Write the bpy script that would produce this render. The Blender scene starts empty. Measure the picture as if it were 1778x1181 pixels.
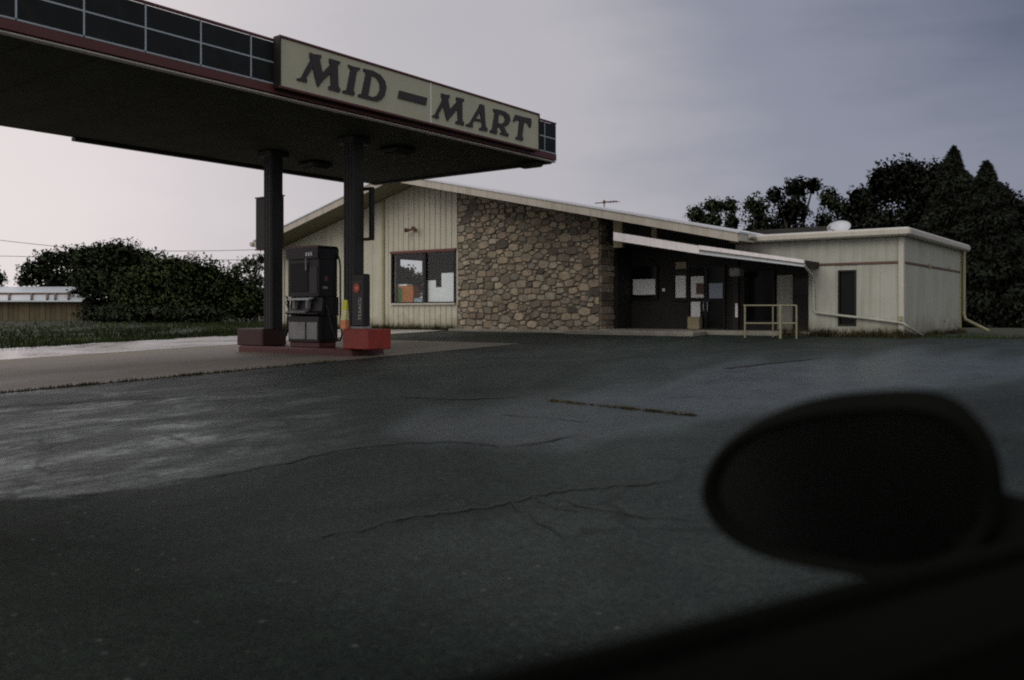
import bpy, math, random
import numpy as np
from mathutils import Vector

random.seed(7)
rng = np.random.default_rng(7)
SC = bpy.context.scene
COL = SC.collection

# ------------------------------------------------------------------ camera
EYE, FPX, CX, HY = 1.15, 1550.0, 889.0, 542.0     # eye height (m), focal length and optical axis surveyed on the photo
cam_d = bpy.data.cameras.new("camera")
cam = bpy.data.objects.new("camera", cam_d)
COL.objects.link(cam)
cam.location = (0, 0, EYE)
cam.rotation_euler = (math.radians(90), 0, 0)
cam_d.sensor_width = 36.0
cam_d.lens = 36.0 * FPX / 1778.0
cam_d.shift_y = -(590.5 - HY) / 1778.0
cam_d.clip_start = 0.05
cam_d.clip_end = 2000
cam_d.dof.use_dof = True
cam_d.dof.focus_distance = 21.0
cam_d.dof.aperture_fstop = 2.5
SC.camera = cam

# ------------------------------------------------------------------ sky, sun, exposure
world = bpy.data.worlds.new("World")
SC.world = world
world.use_nodes = True
wn, wl = world.node_tree.nodes, world.node_tree.links
wn.clear()
SUN_EL, SUN_AZ = math.radians(38), math.radians(228)     # azimuth clockwise from +Y
w_out = wn.new("ShaderNodeOutputWorld")
sky = wn.new("ShaderNodeTexSky")
sky.sky_type = 'NISHITA'
sky.sun_disc = False
sky.sun_elevation = SUN_EL
sky.sun_rotation = SUN_AZ
sky.dust_density = 3.0
bg_a = wn.new("ShaderNodeBackground")
bg_a.inputs["Strength"].default_value = 0.05
wl.new(sky.outputs[0], bg_a.inputs["Color"])
tc = wn.new("ShaderNodeTexCoord")
nrm = wn.new("ShaderNodeVectorMath"); nrm.operation = 'NORMALIZE'
wl.new(tc.outputs["Generated"], nrm.inputs[0])
dot = wn.new("ShaderNodeVectorMath"); dot.operation = 'DOT_PRODUCT'
dk = Vector((0.75, 0.55, 0.38)).normalized()             # a rain cloud hangs over the right
dot.inputs[1].default_value = dk
wl.new(nrm.outputs[0], dot.inputs[0])
mp = wn.new("ShaderNodeMapping"); mp.inputs["Scale"].default_value = (1.2, 1.2, 4.5)
wl.new(nrm.outputs[0], mp.inputs["Vector"])
cn = wn.new("ShaderNodeTexNoise")
cn.inputs["Scale"].default_value = 2.3; cn.inputs["Detail"].default_value = 7; cn.inputs["Roughness"].default_value = 0.55
wl.new(mp.outputs[0], cn.inputs["Vector"])
cm = wn.new("ShaderNodeMath"); cm.operation = 'MULTIPLY_ADD'
cm.inputs[1].default_value = 0.20
wl.new(cn.outputs["Fac"], cm.inputs[0])
sub = wn.new("ShaderNodeMath"); sub.operation = 'SUBTRACT'; sub.inputs[1].default_value = 0.10
wl.new(dot.outputs["Value"], sub.inputs[0])
wl.new(sub.outputs[0], cm.inputs[2])
rmp = wn.new("ShaderNodeValToRGB")
cr = rmp.color_ramp
cr.interpolation = 'EASE'
cr.elements[0].position = 0.10; cr.elements[0].color = (0.69, 0.625, 0.625, 1)
cr.elements[1].position = 0.98; cr.elements[1].color = (0.095, 0.11, 0.16, 1)
e = cr.elements.new(0.62); e.color = (0.405, 0.39, 0.415, 1)
e = cr.elements.new(0.82); e.color = (0.215, 0.225, 0.28, 1)
wl.new(cm.outputs[0], rmp.inputs[0])
bg_b = wn.new("ShaderNodeBackground")
bg_b.inputs["Strength"].default_value = 1.28
wl.new(rmp.outputs[0], bg_b.inputs["Color"])
mixw = wn.new("ShaderNodeMixShader"); mixw.inputs[0].default_value = 0.90   # the overcast hides most of the clear sky
wl.new(bg_a.outputs[0], mixw.inputs[1]); wl.new(bg_b.outputs[0], mixw.inputs[2])
wl.new(mixw.outputs[0], w_out.inputs["Surface"])

sun_d = bpy.data.lights.new("sun", 'SUN')
sun_d.energy = 0.9
sun_d.angle = math.radians(40)
sun_d.color = (1.0, 0.95, 0.86)
sun = bpy.data.objects.new("sun", sun_d)
COL.objects.link(sun)
sd = Vector((math.sin(SUN_AZ) * math.cos(SUN_EL), math.cos(SUN_AZ) * math.cos(SUN_EL), math.sin(SUN_EL)))
sun.rotation_euler = sd.to_track_quat('Z', 'Y').to_euler()
sun.location = (0, 0, 30)

SC.view_settings.view_transform = 'Standard'
SC.view_settings.look = 'None'
SC.view_settings.exposure = 0.0
SC.view_settings.gamma = 1.0
SC.view_settings.use_curve_mapping = False
SC.cycles.filter_width = 2.0
SC.cycles.max_bounces = 6
SC.cycles.diffuse_bounces = 3
SC.cycles.glossy_bounces = 3
SC.cycles.use_denoising = False

# ------------------------------------------------------------------ the plan of the place
# s runs along the store front (to the right), w runs away from the road into the lot; z is up.
_l = math.hypot(2039, 1550)
UX, UY = 2039 / _l, -1550 / _l
VX, VY = 1550 / _l, 2039 / _l
ROT = math.atan2(UY, UX)
SLOPE, KINK = 0.028, 21.0

def xyz(s, w, z=0.0):
    return (s * UX + w * VX, s * UY + w * VY, z)

def gz(w):
    return SLOPE * min(w, KINK)

def on_w(x, y, w):          # photo point on a wall parallel to the store front -> s, z
    k = (x - CX) / FPX
    Y = w / (k * VX + VY)
    return (k * UX + UY) * Y, EYE + (HY - y) / FPX * Y

def on_s(x, y, s):          # photo point on a wall parallel to the canopy's long side -> w, z
    k = (x - CX) / FPX
    Y = s / (k * UX + UY)
    return (k * VX + VY) * Y, EYE + (HY - y) / FPX * Y

def on_g(x, y):             # photo point on the ground -> s, w
    k = (x - CX) / FPX
    dw = k * VX + VY
    Y = EYE * FPX / ((y - HY) + FPX * SLOPE * dw)
    if dw * Y > KINK:
        Y = (EYE - SLOPE * KINK) * FPX / max(y - HY, 1.0)
    return (k * UX + UY) * Y, dw * Y

def on_d(x, y, Y):          # photo point at a depth -> world
    return Vector(((x - CX) / FPX * Y, Y, EYE + (HY - y) / FPX * Y))

def to_sw(p):
    return p[0] * UX + p[1] * UY, p[0] * VX + p[1] * VY

# ------------------------------------------------------------------ helpers
ORIGIN = {}                 # thing -> (s, w, z) or None when its meshes are in world axes

def tag(o, label=None, cat=None, group=None, kind=None):
    for k, v in (("label", label), ("category", cat), ("group", group), ("kind", kind)):
        if v:
            o[k] = v
    return o

def thing(name, label, cat, s, w, z, group=None):
    o = bpy.data.objects.new(name, None)
    o.empty_display_size = 0.2
    COL.objects.link(o)
    o.location = xyz(s, w, z)
    o.rotation_euler = (0, 0, ROT)
    ORIGIN[o.name] = (s, w, z)
    return tag(o, label, cat, group)

def thing_at(name, label, cat, p, group=None):
    o = bpy.data.objects.new(name, None)
    o.empty_display_size = 0.2
    COL.objects.link(o)
    o.location = p
    ORIGIN[o.name] = tuple(p)
    return tag(o, label, cat, group)

class MB:
    """Collects faces in (s, w, z) (or world axes) and links them as one mesh object."""
    def __init__(self):
        self.v, self.f, self.sm = [], [], []
    def face(self, pts, smooth=False):
        n = len(self.v)
        self.v += [tuple(p) for p in pts]
        self.f.append(list(range(n, n + len(pts)))); self.sm.append(smooth)
        return self
    def add(self, verts, faces, smooth=False):
        n = len(self.v)
        self.v += [tuple(p) for p in verts]
        for f in faces:
            self.f.append([n + i for i in f]); self.sm.append(smooth)
        return self
    def box(self, a, b, c, d, e, f):
        if a > b: a, b = b, a
        if c > d: c, d = d, c
        if e > f: e, f = f, e
        V = [(a, c, e), (b, c, e), (b, d, e), (a, d, e), (a, c, f), (b, c, f), (b, d, f), (a, d, f)]
        return self.add(V, [(0, 3, 2, 1), (4, 5, 6, 7), (0, 1, 5, 4), (1, 2, 6, 5), (2, 3, 7, 6), (3, 0, 4, 7)])
    def bbox(self, a, b, c, d, e, f, r=0.01):
        """box with its four vertical and top/bottom edges chamfered"""
        if a > b: a, b = b, a
        if c > d: c, d = d, c
        if e > f: e, f = f, e
        rings = []
        for z, k in ((e, r), (e + r, 0), (f - r, 0), (f, r)):
            x0, x1, y0, y1 = a + k, b - k, c + k, d - k
            q = r
            rings.append([(x0 + q, y0, z), (x1 - q, y0, z), (x1, y0 + q, z), (x1, y1 - q, z), (x1 - q, y1, z), (x0 + q, y1, z), (x0, y1 - q, z), (x0, y0 + q, z)])
        V = [p for rg in rings for p in rg]
        F = [tuple(reversed(range(8))), tuple(range(24, 32))]
        for k in range(3):
            for i in range(8):
                j = (i + 1) % 8
                F.append((k * 8 + i, k * 8 + j, k * 8 + 8 + j, k * 8 + 8 + i))
        return self.add(V, F)
    def prism_sz(self, poly, w0, w1):      # outline in (s, z), w0 in front of w1
        n = len(poly)
        area = sum(poly[i][0] * poly[(i + 1) % n][1] - poly[(i + 1) % n][0] * poly[i][1] for i in range(n))
        if area < 0: poly = poly[::-1]
        V = [(p[0], w0, p[1]) for p in poly] + [(p[0], w1, p[1]) for p in poly]
        F = [tuple(range(n)), tuple(reversed(range(n, 2 * n)))]
        for i in range(n):
            j = (i + 1) % n
            F.append((j, i, n + i, n + j))
        return self.add(V, F)
    def prism_wz(self, poly, s0, s1):      # outline in (w, z), between s0 and s1
        n = len(poly)
        area = sum(poly[i][0] * poly[(i + 1) % n][1] - poly[(i + 1) % n][0] * poly[i][1] for i in range(n))
        if area < 0: poly = poly[::-1]
        if s0 > s1: s0, s1 = s1, s0
        V = [(s1, p[0], p[1]) for p in poly] + [(s0, p[0], p[1]) for p in poly]
        F = [tuple(range(n)), tuple(reversed(range(n, 2 * n)))]
        for i in range(n):
            j = (i + 1) % n
            F.append((j, i, n + i, n + j))
        return self.add(V, F)
    def tube(self, pts, r, n=8, caps=True):
        pts = [Vector(p) for p in pts]
        rr = r if isinstance(r, (list, tuple)) else [r] * len(pts)
        rings, up = [], None
        for i, p in enumerate(pts):
            d = (pts[min(i + 1, len(pts) - 1)] - pts[max(i - 1, 0)]).normalized()
            if up is None:
                up = Vector((0, 0, 1)) if abs(d.z) < 0.9 else Vector((1, 0, 0))
            x = d.cross(up)
            if x.length < 1e-4: x = d.cross(Vector((0, 1, 0)))
            x.normalize(); y = x.cross(d).normalized(); up = y
            rings.append([p + rr[i] * (math.cos(2 * math.pi * k / n) * x + math.sin(2 * math.pi * k / n) * y) for k in range(n)])
        V = [q for g in rings for q in g]
        F = []
        for k in range(len(rings) - 1):
            for i in range(n):
                j = (i + 1) % n
                F.append((k * n + i, k * n + j, k * n + n + j, k * n + n + i))
        self.add(V, F, True)
        if caps:
            self.add(rings[0], [tuple(reversed(range(n)))])
            self.add(rings[-1], [tuple(range(n))])
        return self
    def build(self, name, mat, parent=None, root=None):
        me = bpy.data.meshes.new(name)
        o = (0, 0, 0)
        r = root or parent
        if r is not None:
            while r.parent is not None: r = r.parent
            o = ORIGIN.get(r.name, (0, 0, 0))
        me.from_pydata([(p[0] - o[0], p[1] - o[1], p[2] - o[2]) for p in self.v], [], self.f)
        me.polygons.foreach_set("use_smooth", self.sm)
        me.materials.append(mat)
        me.update()
        ob = bpy.data.objects.new(name, me)
        COL.objects.link(ob)
        if parent is not None: ob.parent = parent
        return ob
    def solo(self, name, mat, label=None, cat=None, group=None, kind=None, frame=True):
        """one-mesh thing: its origin is put at its base"""
        a = np.array(self.v)
        c = ((a[:, 0].min() + a[:, 0].max()) / 2, (a[:, 1].min() + a[:, 1].max()) / 2, a[:, 2].min())
        me = bpy.data.meshes.new(name)
        me.from_pydata([tuple(p) for p in (a - np.array(c))], [], self.f)
        me.polygons.foreach_set("use_smooth", self.sm)
        me.materials.append(mat); me.update()
        ob = bpy.data.objects.new(name, me)
        COL.objects.link(ob)
        if frame:
            ob.location = xyz(*c); ob.rotation_euler = (0, 0, ROT)
        else:
            ob.location = c
        return tag(ob, label, cat, group, kind)

def quads_mesh(name, V, F, mat):
    """numpy mesh: V (n,3), F (m,4) or (m,3)"""
    me = bpy.data.meshes.new(name)
    m, k = F.shape
    me.vertices.add(len(V)); me.vertices.foreach_set("co", V.astype(np.float32).ravel())
    me.loops.add(m * k); me.loops.foreach_set("vertex_index", F.astype(np.int32).ravel())
    me.polygons.add(m)
    me.polygons.foreach_set("loop_start", np.arange(0, m * k, k, dtype=np.int32))
    me.polygons.foreach_set("loop_total", np.full(m, k, dtype=np.int32))
    me.materials.append(mat)
    me.update(); me.validate()
    return me

# ------------------------------------------------------------------ materials
def mat(name, col, rough=0.7, var=0.0, scale=3.0, bump=0.0, bscale=40.0, metal=0.0, spec=0.5, rnd=0.0, streak=None, dirt=None, coat=0.0, stretch=(1, 1, 1), base=None):
    m = bpy.data.materials.new(name)
    m.use_nodes = True
    n, l = m.node_tree.nodes, m.node_tree.links
    b = n["Principled BSDF"]
    b.inputs["Roughness"].default_value = rough
    b.inputs["Metallic"].default_value = metal
    b.inputs["Specular IOR Level"].default_value = spec
    b.inputs["Coat Weight"].default_value = coat
    b.inputs["Base Color"].default_value = (*col, 1)
    t = n.new("ShaderNodeTexCoord")
    src = None
    if var or dirt or streak or rnd or base:
        rgb = n.new("ShaderNodeRGB"); rgb.outputs[0].default_value = (*col, 1)
        src = rgb.outputs[0]
    if var:
        mpn = n.new("ShaderNodeMapping"); mpn.inputs["Scale"].default_value = stretch
        l.new(t.outputs["Object"], mpn.inputs["Vector"])
        nz = n.new("ShaderNodeTexNoise"); nz.inputs["Scale"].default_value = scale; nz.inputs["Detail"].default_value = 6; nz.inputs["Roughness"].default_value = 0.6
        l.new(mpn.outputs[0], nz.inputs["Vector"])
        mr = n.new("ShaderNodeMapRange"); mr.inputs[1].default_value = 0.3; mr.inputs[2].default_value = 0.7
        mr.inputs[3].default_value = 1 - var; mr.inputs[4].default_value = 1 + var
        l.new(nz.outputs["Fac"], mr.inputs[0])
        mx = n.new("ShaderNodeVectorMath"); mx.operation = 'SCALE'
        l.new(src, mx.inputs[0]); l.new(mr.outputs[0], mx.inputs["Scale"])
        src = mx.outputs[0]
    if rnd:
        oi = n.new("ShaderNodeObjectInfo")
        mr = n.new("ShaderNodeMapRange"); mr.inputs[3].default_value = 1 - rnd; mr.inputs[4].default_value = 1 + rnd
        l.new(oi.outputs["Random"], mr.inputs[0])
        mx = n.new("ShaderNodeVectorMath"); mx.operation = 'SCALE'
        l.new(src, mx.inputs[0]); l.new(mr.outputs[0], mx.inputs["Scale"])
        src = mx.outputs[0]
    if streak:                                 # run-off streaks: vertical noise, colour, amount
        mpn = n.new("ShaderNodeMapping"); mpn.inputs["Scale"].default_value = (9, 9, 0.45)
        l.new(t.outputs["Object"], mpn.inputs["Vector"])
        nz = n.new("ShaderNodeTexNoise"); nz.inputs["Scale"].default_value = 1.0; nz.inputs["Detail"].default_value = 5
        l.new(mpn.outputs[0], nz.inputs["Vector"])
        mr = n.new("ShaderNodeMapRange"); mr.inputs[1].default_value = 0.45; mr.inputs[2].default_value = 0.75
        mr.inputs[3].default_value = 0; mr.inputs[4].default_value = streak[1]
        l.new(nz.outputs["Fac"], mr.inputs[0])
        mx = n.new("ShaderNodeMix"); mx.data_type = 'RGBA'
        l.new(mr.outputs[0], mx.inputs["Factor"]); l.new(src, mx.inputs["A"]); mx.inputs["B"].default_value = (*streak[0], 1)
        src = mx.outputs["Result"]
    if dirt:                                   # blotches of grime: colour, amount, scale
        nz = n.new("ShaderNodeTexNoise"); nz.inputs["Scale"].default_value = dirt[2]; nz.inputs["Detail"].default_value = 8; nz.inputs["Roughness"].default_value = 0.65
        l.new(t.outputs["Object"], nz.inputs["Vector"])
        mr = n.new("ShaderNodeMapRange"); mr.inputs[1].default_value = 0.48; mr.inputs[2].default_value = 0.72
        mr.inputs[3].default_value = 0; mr.inputs[4].default_value = dirt[1]
        l.new(nz.outputs["Fac"], mr.inputs[0])
        mx = n.new("ShaderNodeMix"); mx.data_type = 'RGBA'
        l.new(mr.outputs[0], mx.inputs["Factor"]); l.new(src, mx.inputs["A"]); mx.inputs["B"].default_value = (*dirt[0], 1)
        src = mx.outputs["Result"]
    if base:                                   # mud splashed up from the ground, height above the thing's base
        sx = n.new("ShaderNodeSeparateXYZ"); l.new(t.outputs["Object"], sx.inputs[0])
        nz = n.new("ShaderNodeTexNoise"); nz.inputs["Scale"].default_value = 2.5; nz.inputs["Detail"].default_value = 7
        l.new(t.outputs["Object"], nz.inputs["Vector"])
        ad = n.new("ShaderNodeMath"); ad.operation = 'MULTIPLY_ADD'; ad.inputs[1].default_value = -0.9; l.new(nz.outputs["Fac"], ad.inputs[0]); l.new(sx.outputs[2], ad.inputs[2])
        mr = n.new("ShaderNodeMapRange"); mr.inputs[1].default_value = -0.42; mr.inputs[2].default_value = base[2]; mr.inputs[3].default_value = base[1]; mr.inputs[4].default_value = 0
        l.new(ad.outputs[0], mr.inputs[0])
        mx = n.new("ShaderNodeMix"); mx.data_type = 'RGBA'
        l.new(mr.outputs[0], mx.inputs["Factor"]); l.new(src, mx.inputs["A"]); mx.inputs["B"].default_value = (*base[0], 1)
        src = mx.outputs["Result"]
    if src is not None:
        l.new(src, b.inputs["Base Color"])
    if bump:
        nz = n.new("ShaderNodeTexNoise"); nz.inputs["Scale"].default_value = bscale; nz.inputs["Detail"].default_value = 4
        l.new(t.outputs["Object"], nz.inputs["Vector"])
        bp = n.new("ShaderNodeBump"); bp.inputs["Strength"].default_value = bump; bp.inputs["Distance"].default_value = 0.02
        l.new(nz.outputs["Fac"], bp.inputs["Height"]); l.new(bp.outputs[0], b.inputs["Normal"])
    return m

def ground_mat(name, lo, hi, r_lo, r_hi, scale, speck=None, fine=60.0, bump=0.4, stretch=(1, 1, 1), worn=None, stain=None):
    """asphalt / concrete: large damp patches change colour and gloss, fine aggregate gives grain"""
    m = bpy.data.materials.new(name); m.use_nodes = True
    n, l = m.node_tree.nodes, m.node_tree.links
    b = n["Principled BSDF"]
    t = n.new("ShaderNodeTexCoord")
    mpn = n.new("ShaderNodeMapping"); mpn.inputs["Scale"].default_value = stretch
    l.new(t.outputs["Object"], mpn.inputs["Vector"])
    big = n.new("ShaderNodeTexNoise"); big.inputs["Scale"].default_value = scale; big.inputs["Detail"].default_value = 7; big.inputs["Roughness"].default_value = 0.62
    big.inputs["Distortion"].default_value = 0.6
    l.new(mpn.outputs[0], big.inputs["Vector"])
    mr = n.new("ShaderNodeMapRange"); mr.inputs[1].default_value = 0.36; mr.inputs[2].default_value = 0.64
    l.new(big.outputs["Fac"], mr.inputs[0])
    fac = mr.outputs[0]
    fn = n.new("ShaderNodeTexNoise"); fn.inputs["Scale"].default_value = fine; fn.inputs["Detail"].default_value = 5; fn.inputs["Roughness"].default_value = 0.7
    l.new(t.outputs["Object"], fn.inputs["Vector"])
    mx = n.new("ShaderNodeMix"); mx.data_type = 'RGBA'
    l.new(fac, mx.inputs["Factor"]); mx.inputs["A"].default_value = (*lo, 1); mx.inputs["B"].default_value = (*hi, 1)
    src = mx.outputs["Result"]
    fr = n.new("ShaderNodeMapRange"); fr.inputs[1].default_value = 0.25; fr.inputs[2].default_value = 0.75; fr.inputs[3].default_value = 0.55; fr.inputs[4].default_value = 1.45
    l.new(fn.outputs["Fac"], fr.inputs[0])
    sc = n.new("ShaderNodeVectorMath"); sc.operation = 'SCALE'
    l.new(src, sc.inputs[0]); l.new(fr.outputs[0], sc.inputs["Scale"]); src = sc.outputs[0]
    rr = n.new("ShaderNodeMapRange"); rr.inputs[3].default_value = r_lo; rr.inputs[4].default_value = r_hi
    l.new(fac, rr.inputs[0]); rough = rr.outputs[0]
    if stain:                                  # oil and water stains of their own
        nz = n.new("ShaderNodeTexNoise"); nz.inputs["Scale"].default_value = stain[2]; nz.inputs["Detail"].default_value = 6
        l.new(mpn.outputs[0], nz.inputs["Vector"])
        sr = n.new("ShaderNodeMapRange"); sr.inputs[1].default_value = 0.5; sr.inputs[2].default_value = 0.68; sr.inputs[3].default_value = 0; sr.inputs[4].default_value = stain[1]
        l.new(nz.outputs["Fac"], sr.inputs[0])
        m2 = n.new("ShaderNodeMix"); m2.data_type = 'RGBA'
        l.new(sr.outputs[0], m2.inputs["Factor"]); l.new(src, m2.inputs["A"]); m2.inputs["B"].default_value = (*stain[0], 1)
        src = m2.outputs["Result"]
    if speck:
        vo = n.new("ShaderNodeTexVoronoi"); vo.inputs["Scale"].default_value = speck[1]
        l.new(t.outputs["Object"], vo.inputs["Vector"])
        vr = n.new("ShaderNodeMapRange"); vr.inputs[1].default_value = 0.10; vr.inputs[2].default_value = 0.22; vr.inputs[3].default_value = speck[2]; vr.inputs[4].default_value = 0
        l.new(vo.outputs["Distance"], vr.inputs[0])
        m3 = n.new("ShaderNodeMix"); m3.data_type = 'RGBA'
        l.new(vr.outputs[0], m3.inputs["Factor"]); l.new(src, m3.inputs["A"]); m3.inputs["B"].default_value = (*speck[0], 1)
        src = m3.outputs["Result"]
    l.new(src, b.inputs["Base Color"]); l.new(rough, b.inputs["Roughness"])
    bp = n.new("ShaderNodeBump"); bp.inputs["Strength"].default_value = bump; bp.inputs["Distance"].default_value = 0.012
    l.new(fn.outputs["Fac"], bp.inputs["Height"]); l.new(bp.outputs[0], b.inputs["Normal"])
    return m

M = {}
M['cream'] = mat('cream_painted_metal', (0.43, 0.425, 0.345), 0.55, 0.06, 1.5, dirt=((0.30, 0.28, 0.18), 0.35, 1.2), streak=((0.28, 0.27, 0.18), 0.5), base=((0.16, 0.14, 0.08), 0.8, 0.02))
M['cream_trim'] = mat('cream_trim_paint', (0.42, 0.415, 0.36), 0.5, 0.05, 2.0, streak=((0.28, 0.25, 0.18), 0.4))
M['trim_dark'] = mat('olive_trim_paint', (0.26, 0.25, 0.15), 0.6, 0.1, 3)
M['rake'] = mat('rake_board_paint', (0.38, 0.36, 0.31), 0.5, 0.08, 2.0, streak=((0.2, 0.17, 0.1), 0.5))
M['annex'] = mat('annex_painted_board', (0.35, 0.37, 0.32), 0.6, 0.05, 1.0, dirt=((0.22, 0.23, 0.17), 0.45, 1.6), streak=((0.21, 0.22, 0.165), 0.6), base=((0.15, 0.14, 0.09), 0.8, 0.02))
M['white'] = mat('white_paint', (0.74, 0.72, 0.74), 0.5, 0.06, 2.0, streak=((0.42, 0.4, 0.38), 0.4))
M['grey_strip'] = mat('grey_weathered_strip', (0.26, 0.27, 0.27), 0.6, 0.2, 5)
M['roof_metal'] = mat('pale_metal_roof', (0.52, 0.55, 0.60), 0.35, 0.08, 1.0, metal=0.25, streak=((0.4, 0.4, 0.4), 0.3))
M['soffit'] = mat('store_soffit', (0.16, 0.14, 0.08), 0.8, 0.1, 3)
M['mortar'] = mat('mortar', (0.10, 0.088, 0.064), 0.9, 0.25, 9, bump=0.5, bscale=60)
M['stone_a'] = mat('fieldstone_tan', (0.235, 0.200, 0.142), 0.85, 0.3, 6, bump=0.6, bscale=28, rnd=0.45)
M['stone_b'] = mat('fieldstone_grey', (0.225, 0.203, 0.157), 0.85, 0.28, 6, bump=0.6, bscale=28, rnd=0.40)
M['stone_c'] = mat('fieldstone_rust', (0.225, 0.180, 0.132), 0.85, 0.3, 6, bump=0.6, bscale=28, rnd=0.35)
M['stone_d'] = mat('fieldstone_dark', (0.095, 0.085, 0.066), 0.85, 0.3, 6, bump=0.6, bscale=28, rnd=0.35)
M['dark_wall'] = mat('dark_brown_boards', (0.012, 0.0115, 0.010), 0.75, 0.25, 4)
M['dark_frame'] = mat('dark_bronze_frame', (0.012, 0.011, 0.010), 0.55, 0.1, 8, spec=0.3)
M['red_frame'] = mat('red_brown_frame', (0.10, 0.028, 0.022), 0.5, 0.15, 6)
M['inside'] = mat('dim_interior', (0.016, 0.016, 0.015), 0.9, 0.2, 2)
M['canopy_dark'] = mat('canopy_black_metal', (0.022, 0.023, 0.019), 0.55, 0.15, 2, spec=0.25, dirt=((0.03, 0.03, 0.027), 0.4, 2.5))
M['canopy_panel'] = mat('canopy_black_panel', (0.008, 0.010, 0.010), 0.55, 0.2, 1.5, spec=0.2, dirt=((0.03, 0.033, 0.03), 0.25, 3.0), rnd=0.2)
M['canopy_soffit'] = mat('canopy_soffit_metal', (0.042, 0.045, 0.034), 0.8, 0.25, 1.2, spec=0.1)
M['grid'] = mat('pale_blue_grid_trim', (0.30, 0.37, 0.40), 0.4, 0.1, 4)
M['red'] = mat('faded_red_paint', (0.075, 0.015, 0.014), 0.5, 0.12, 3, dirt=((0.07, 0.025, 0.02), 0.4, 4), streak=((0.08, 0.03, 0.025), 0.4))
M['redbox_dark'] = mat('dark_red_paint', (0.038, 0.011, 0.010), 0.6, 0.2, 4)  # darker red than the other island box
M['redbox'] = mat('red_island_paint', (0.26, 0.028, 0.017), 0.5, 0.1, 3, dirt=((0.07, 0.02, 0.016), 0.5, 5))
M['pale_strip'] = mat('pale_strip_paint', (0.42, 0.40, 0.36), 0.5, 0.12, 4)
M['sign'] = mat('sign_face_cream', (0.40, 0.41, 0.300), 0.45, 0.05, 1.5, dirt=((0.32, 0.33, 0.25), 0.5, 1.4), spec=0.3)
M['seam'] = mat('sign_seam_white', (0.62, 0.62, 0.58), 0.5)
M['letter'] = mat('letter_dark_brown', (0.022, 0.018, 0.014), 0.45, 0.1, 6)
M['column'] = mat('column_dark_paint', (0.013, 0.0125, 0.012), 0.6, 0.25, 3)
M['black'] = mat('black_plastic', (0.009, 0.009, 0.0095), 0.5, 0.1, 6)
M['rubber'] = mat('black_rubber', (0.012, 0.012, 0.012), 0.6)
M['pump_dark'] = mat('pump_dark_enamel', (0.010, 0.011, 0.011), 0.45, 0.15, 4, spec=0.3)
M['pump_grey'] = mat('pump_grey_panel', (0.22, 0.23, 0.23), 0.4, 0.2, 5, dirt=((0.06, 0.06, 0.055), 0.5, 4))
M['pump_light'] = mat('pump_pale_plastic', (0.55, 0.60, 0.60), 0.4, 0.15, 5)
M['decal_red'] = mat('decal_red', (0.36, 0.045, 0.035), 0.5, 0.15, 8)
M['decal_white'] = mat('decal_white', (0.55, 0.55, 0.52), 0.5)
M['decal_pink'] = mat('decal_faded_red', (0.16, 0.03, 0.04), 0.5)
M['yellow'] = mat('yellow_plastic', (0.72, 0.72, 0.03), 0.4, 0.08, 6)
M['orange'] = mat('orange_plastic', (0.75, 0.28, 0.13), 0.4, 0.1, 6)
M['pale_yellow'] = mat('pale_yellow_plastic', (0.75, 0.74, 0.36), 0.4, 0.08, 6)
M['paper'] = mat('white_paper', (0.78, 0.80, 0.82), 0.8, 0.06, 4)
M['paper_blue'] = mat('bluish_paper', (0.30, 0.38, 0.45), 0.8, 0.12, 5)
M['carton'] = mat('orange_carton', (0.42, 0.15, 0.04), 0.6, 0.3, 10)
M['carton_green'] = mat('green_carton', (0.05, 0.17, 0.06), 0.6, 0.2, 10)
M['tan'] = mat('tan_board', (0.30, 0.27, 0.17), 0.7, 0.12, 5)
M['rail'] = mat('pale_yellow_rail_paint', (0.20, 0.20, 0.125), 0.5, 0.15, 8, dirt=((0.2, 0.14, 0.08), 0.5, 10))
M['dish'] = mat('dish_grey', (0.45, 0.48, 0.52), 0.45, 0.05, 4)
M['rustmetal'] = mat('rusty_metal', (0.10, 0.05, 0.035), 0.6, 0.3, 10)
M['board_fence'] = mat('brown_boards', (0.085, 0.07, 0.035), 0.8, 0.25, 3, rnd=0.25, stretch=(4, 4, 0.6))
M['shed_roof'] = mat('shed_metal_roof', (0.50, 0.56, 0.60), 0.4, 0.06, 0.5)
M['shed_trim'] = mat('shed_brown_trim', (0.11, 0.07, 0.05), 0.7, 0.15, 2)
M['bark'] = mat('bark', (0.055, 0.045, 0.035), 0.9, 0.3, 6, bump=0.6, bscale=20)
M['car'] = mat('black_car_paint', (0.0065, 0.0072, 0.0060), 0.95, 0.1, 2, spec=0.0)
M['car_trim'] = mat('black_car_plastic', (0.0072, 0.0078, 0.0066), 0.95, 0.1, 20, spec=0.0)
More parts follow.
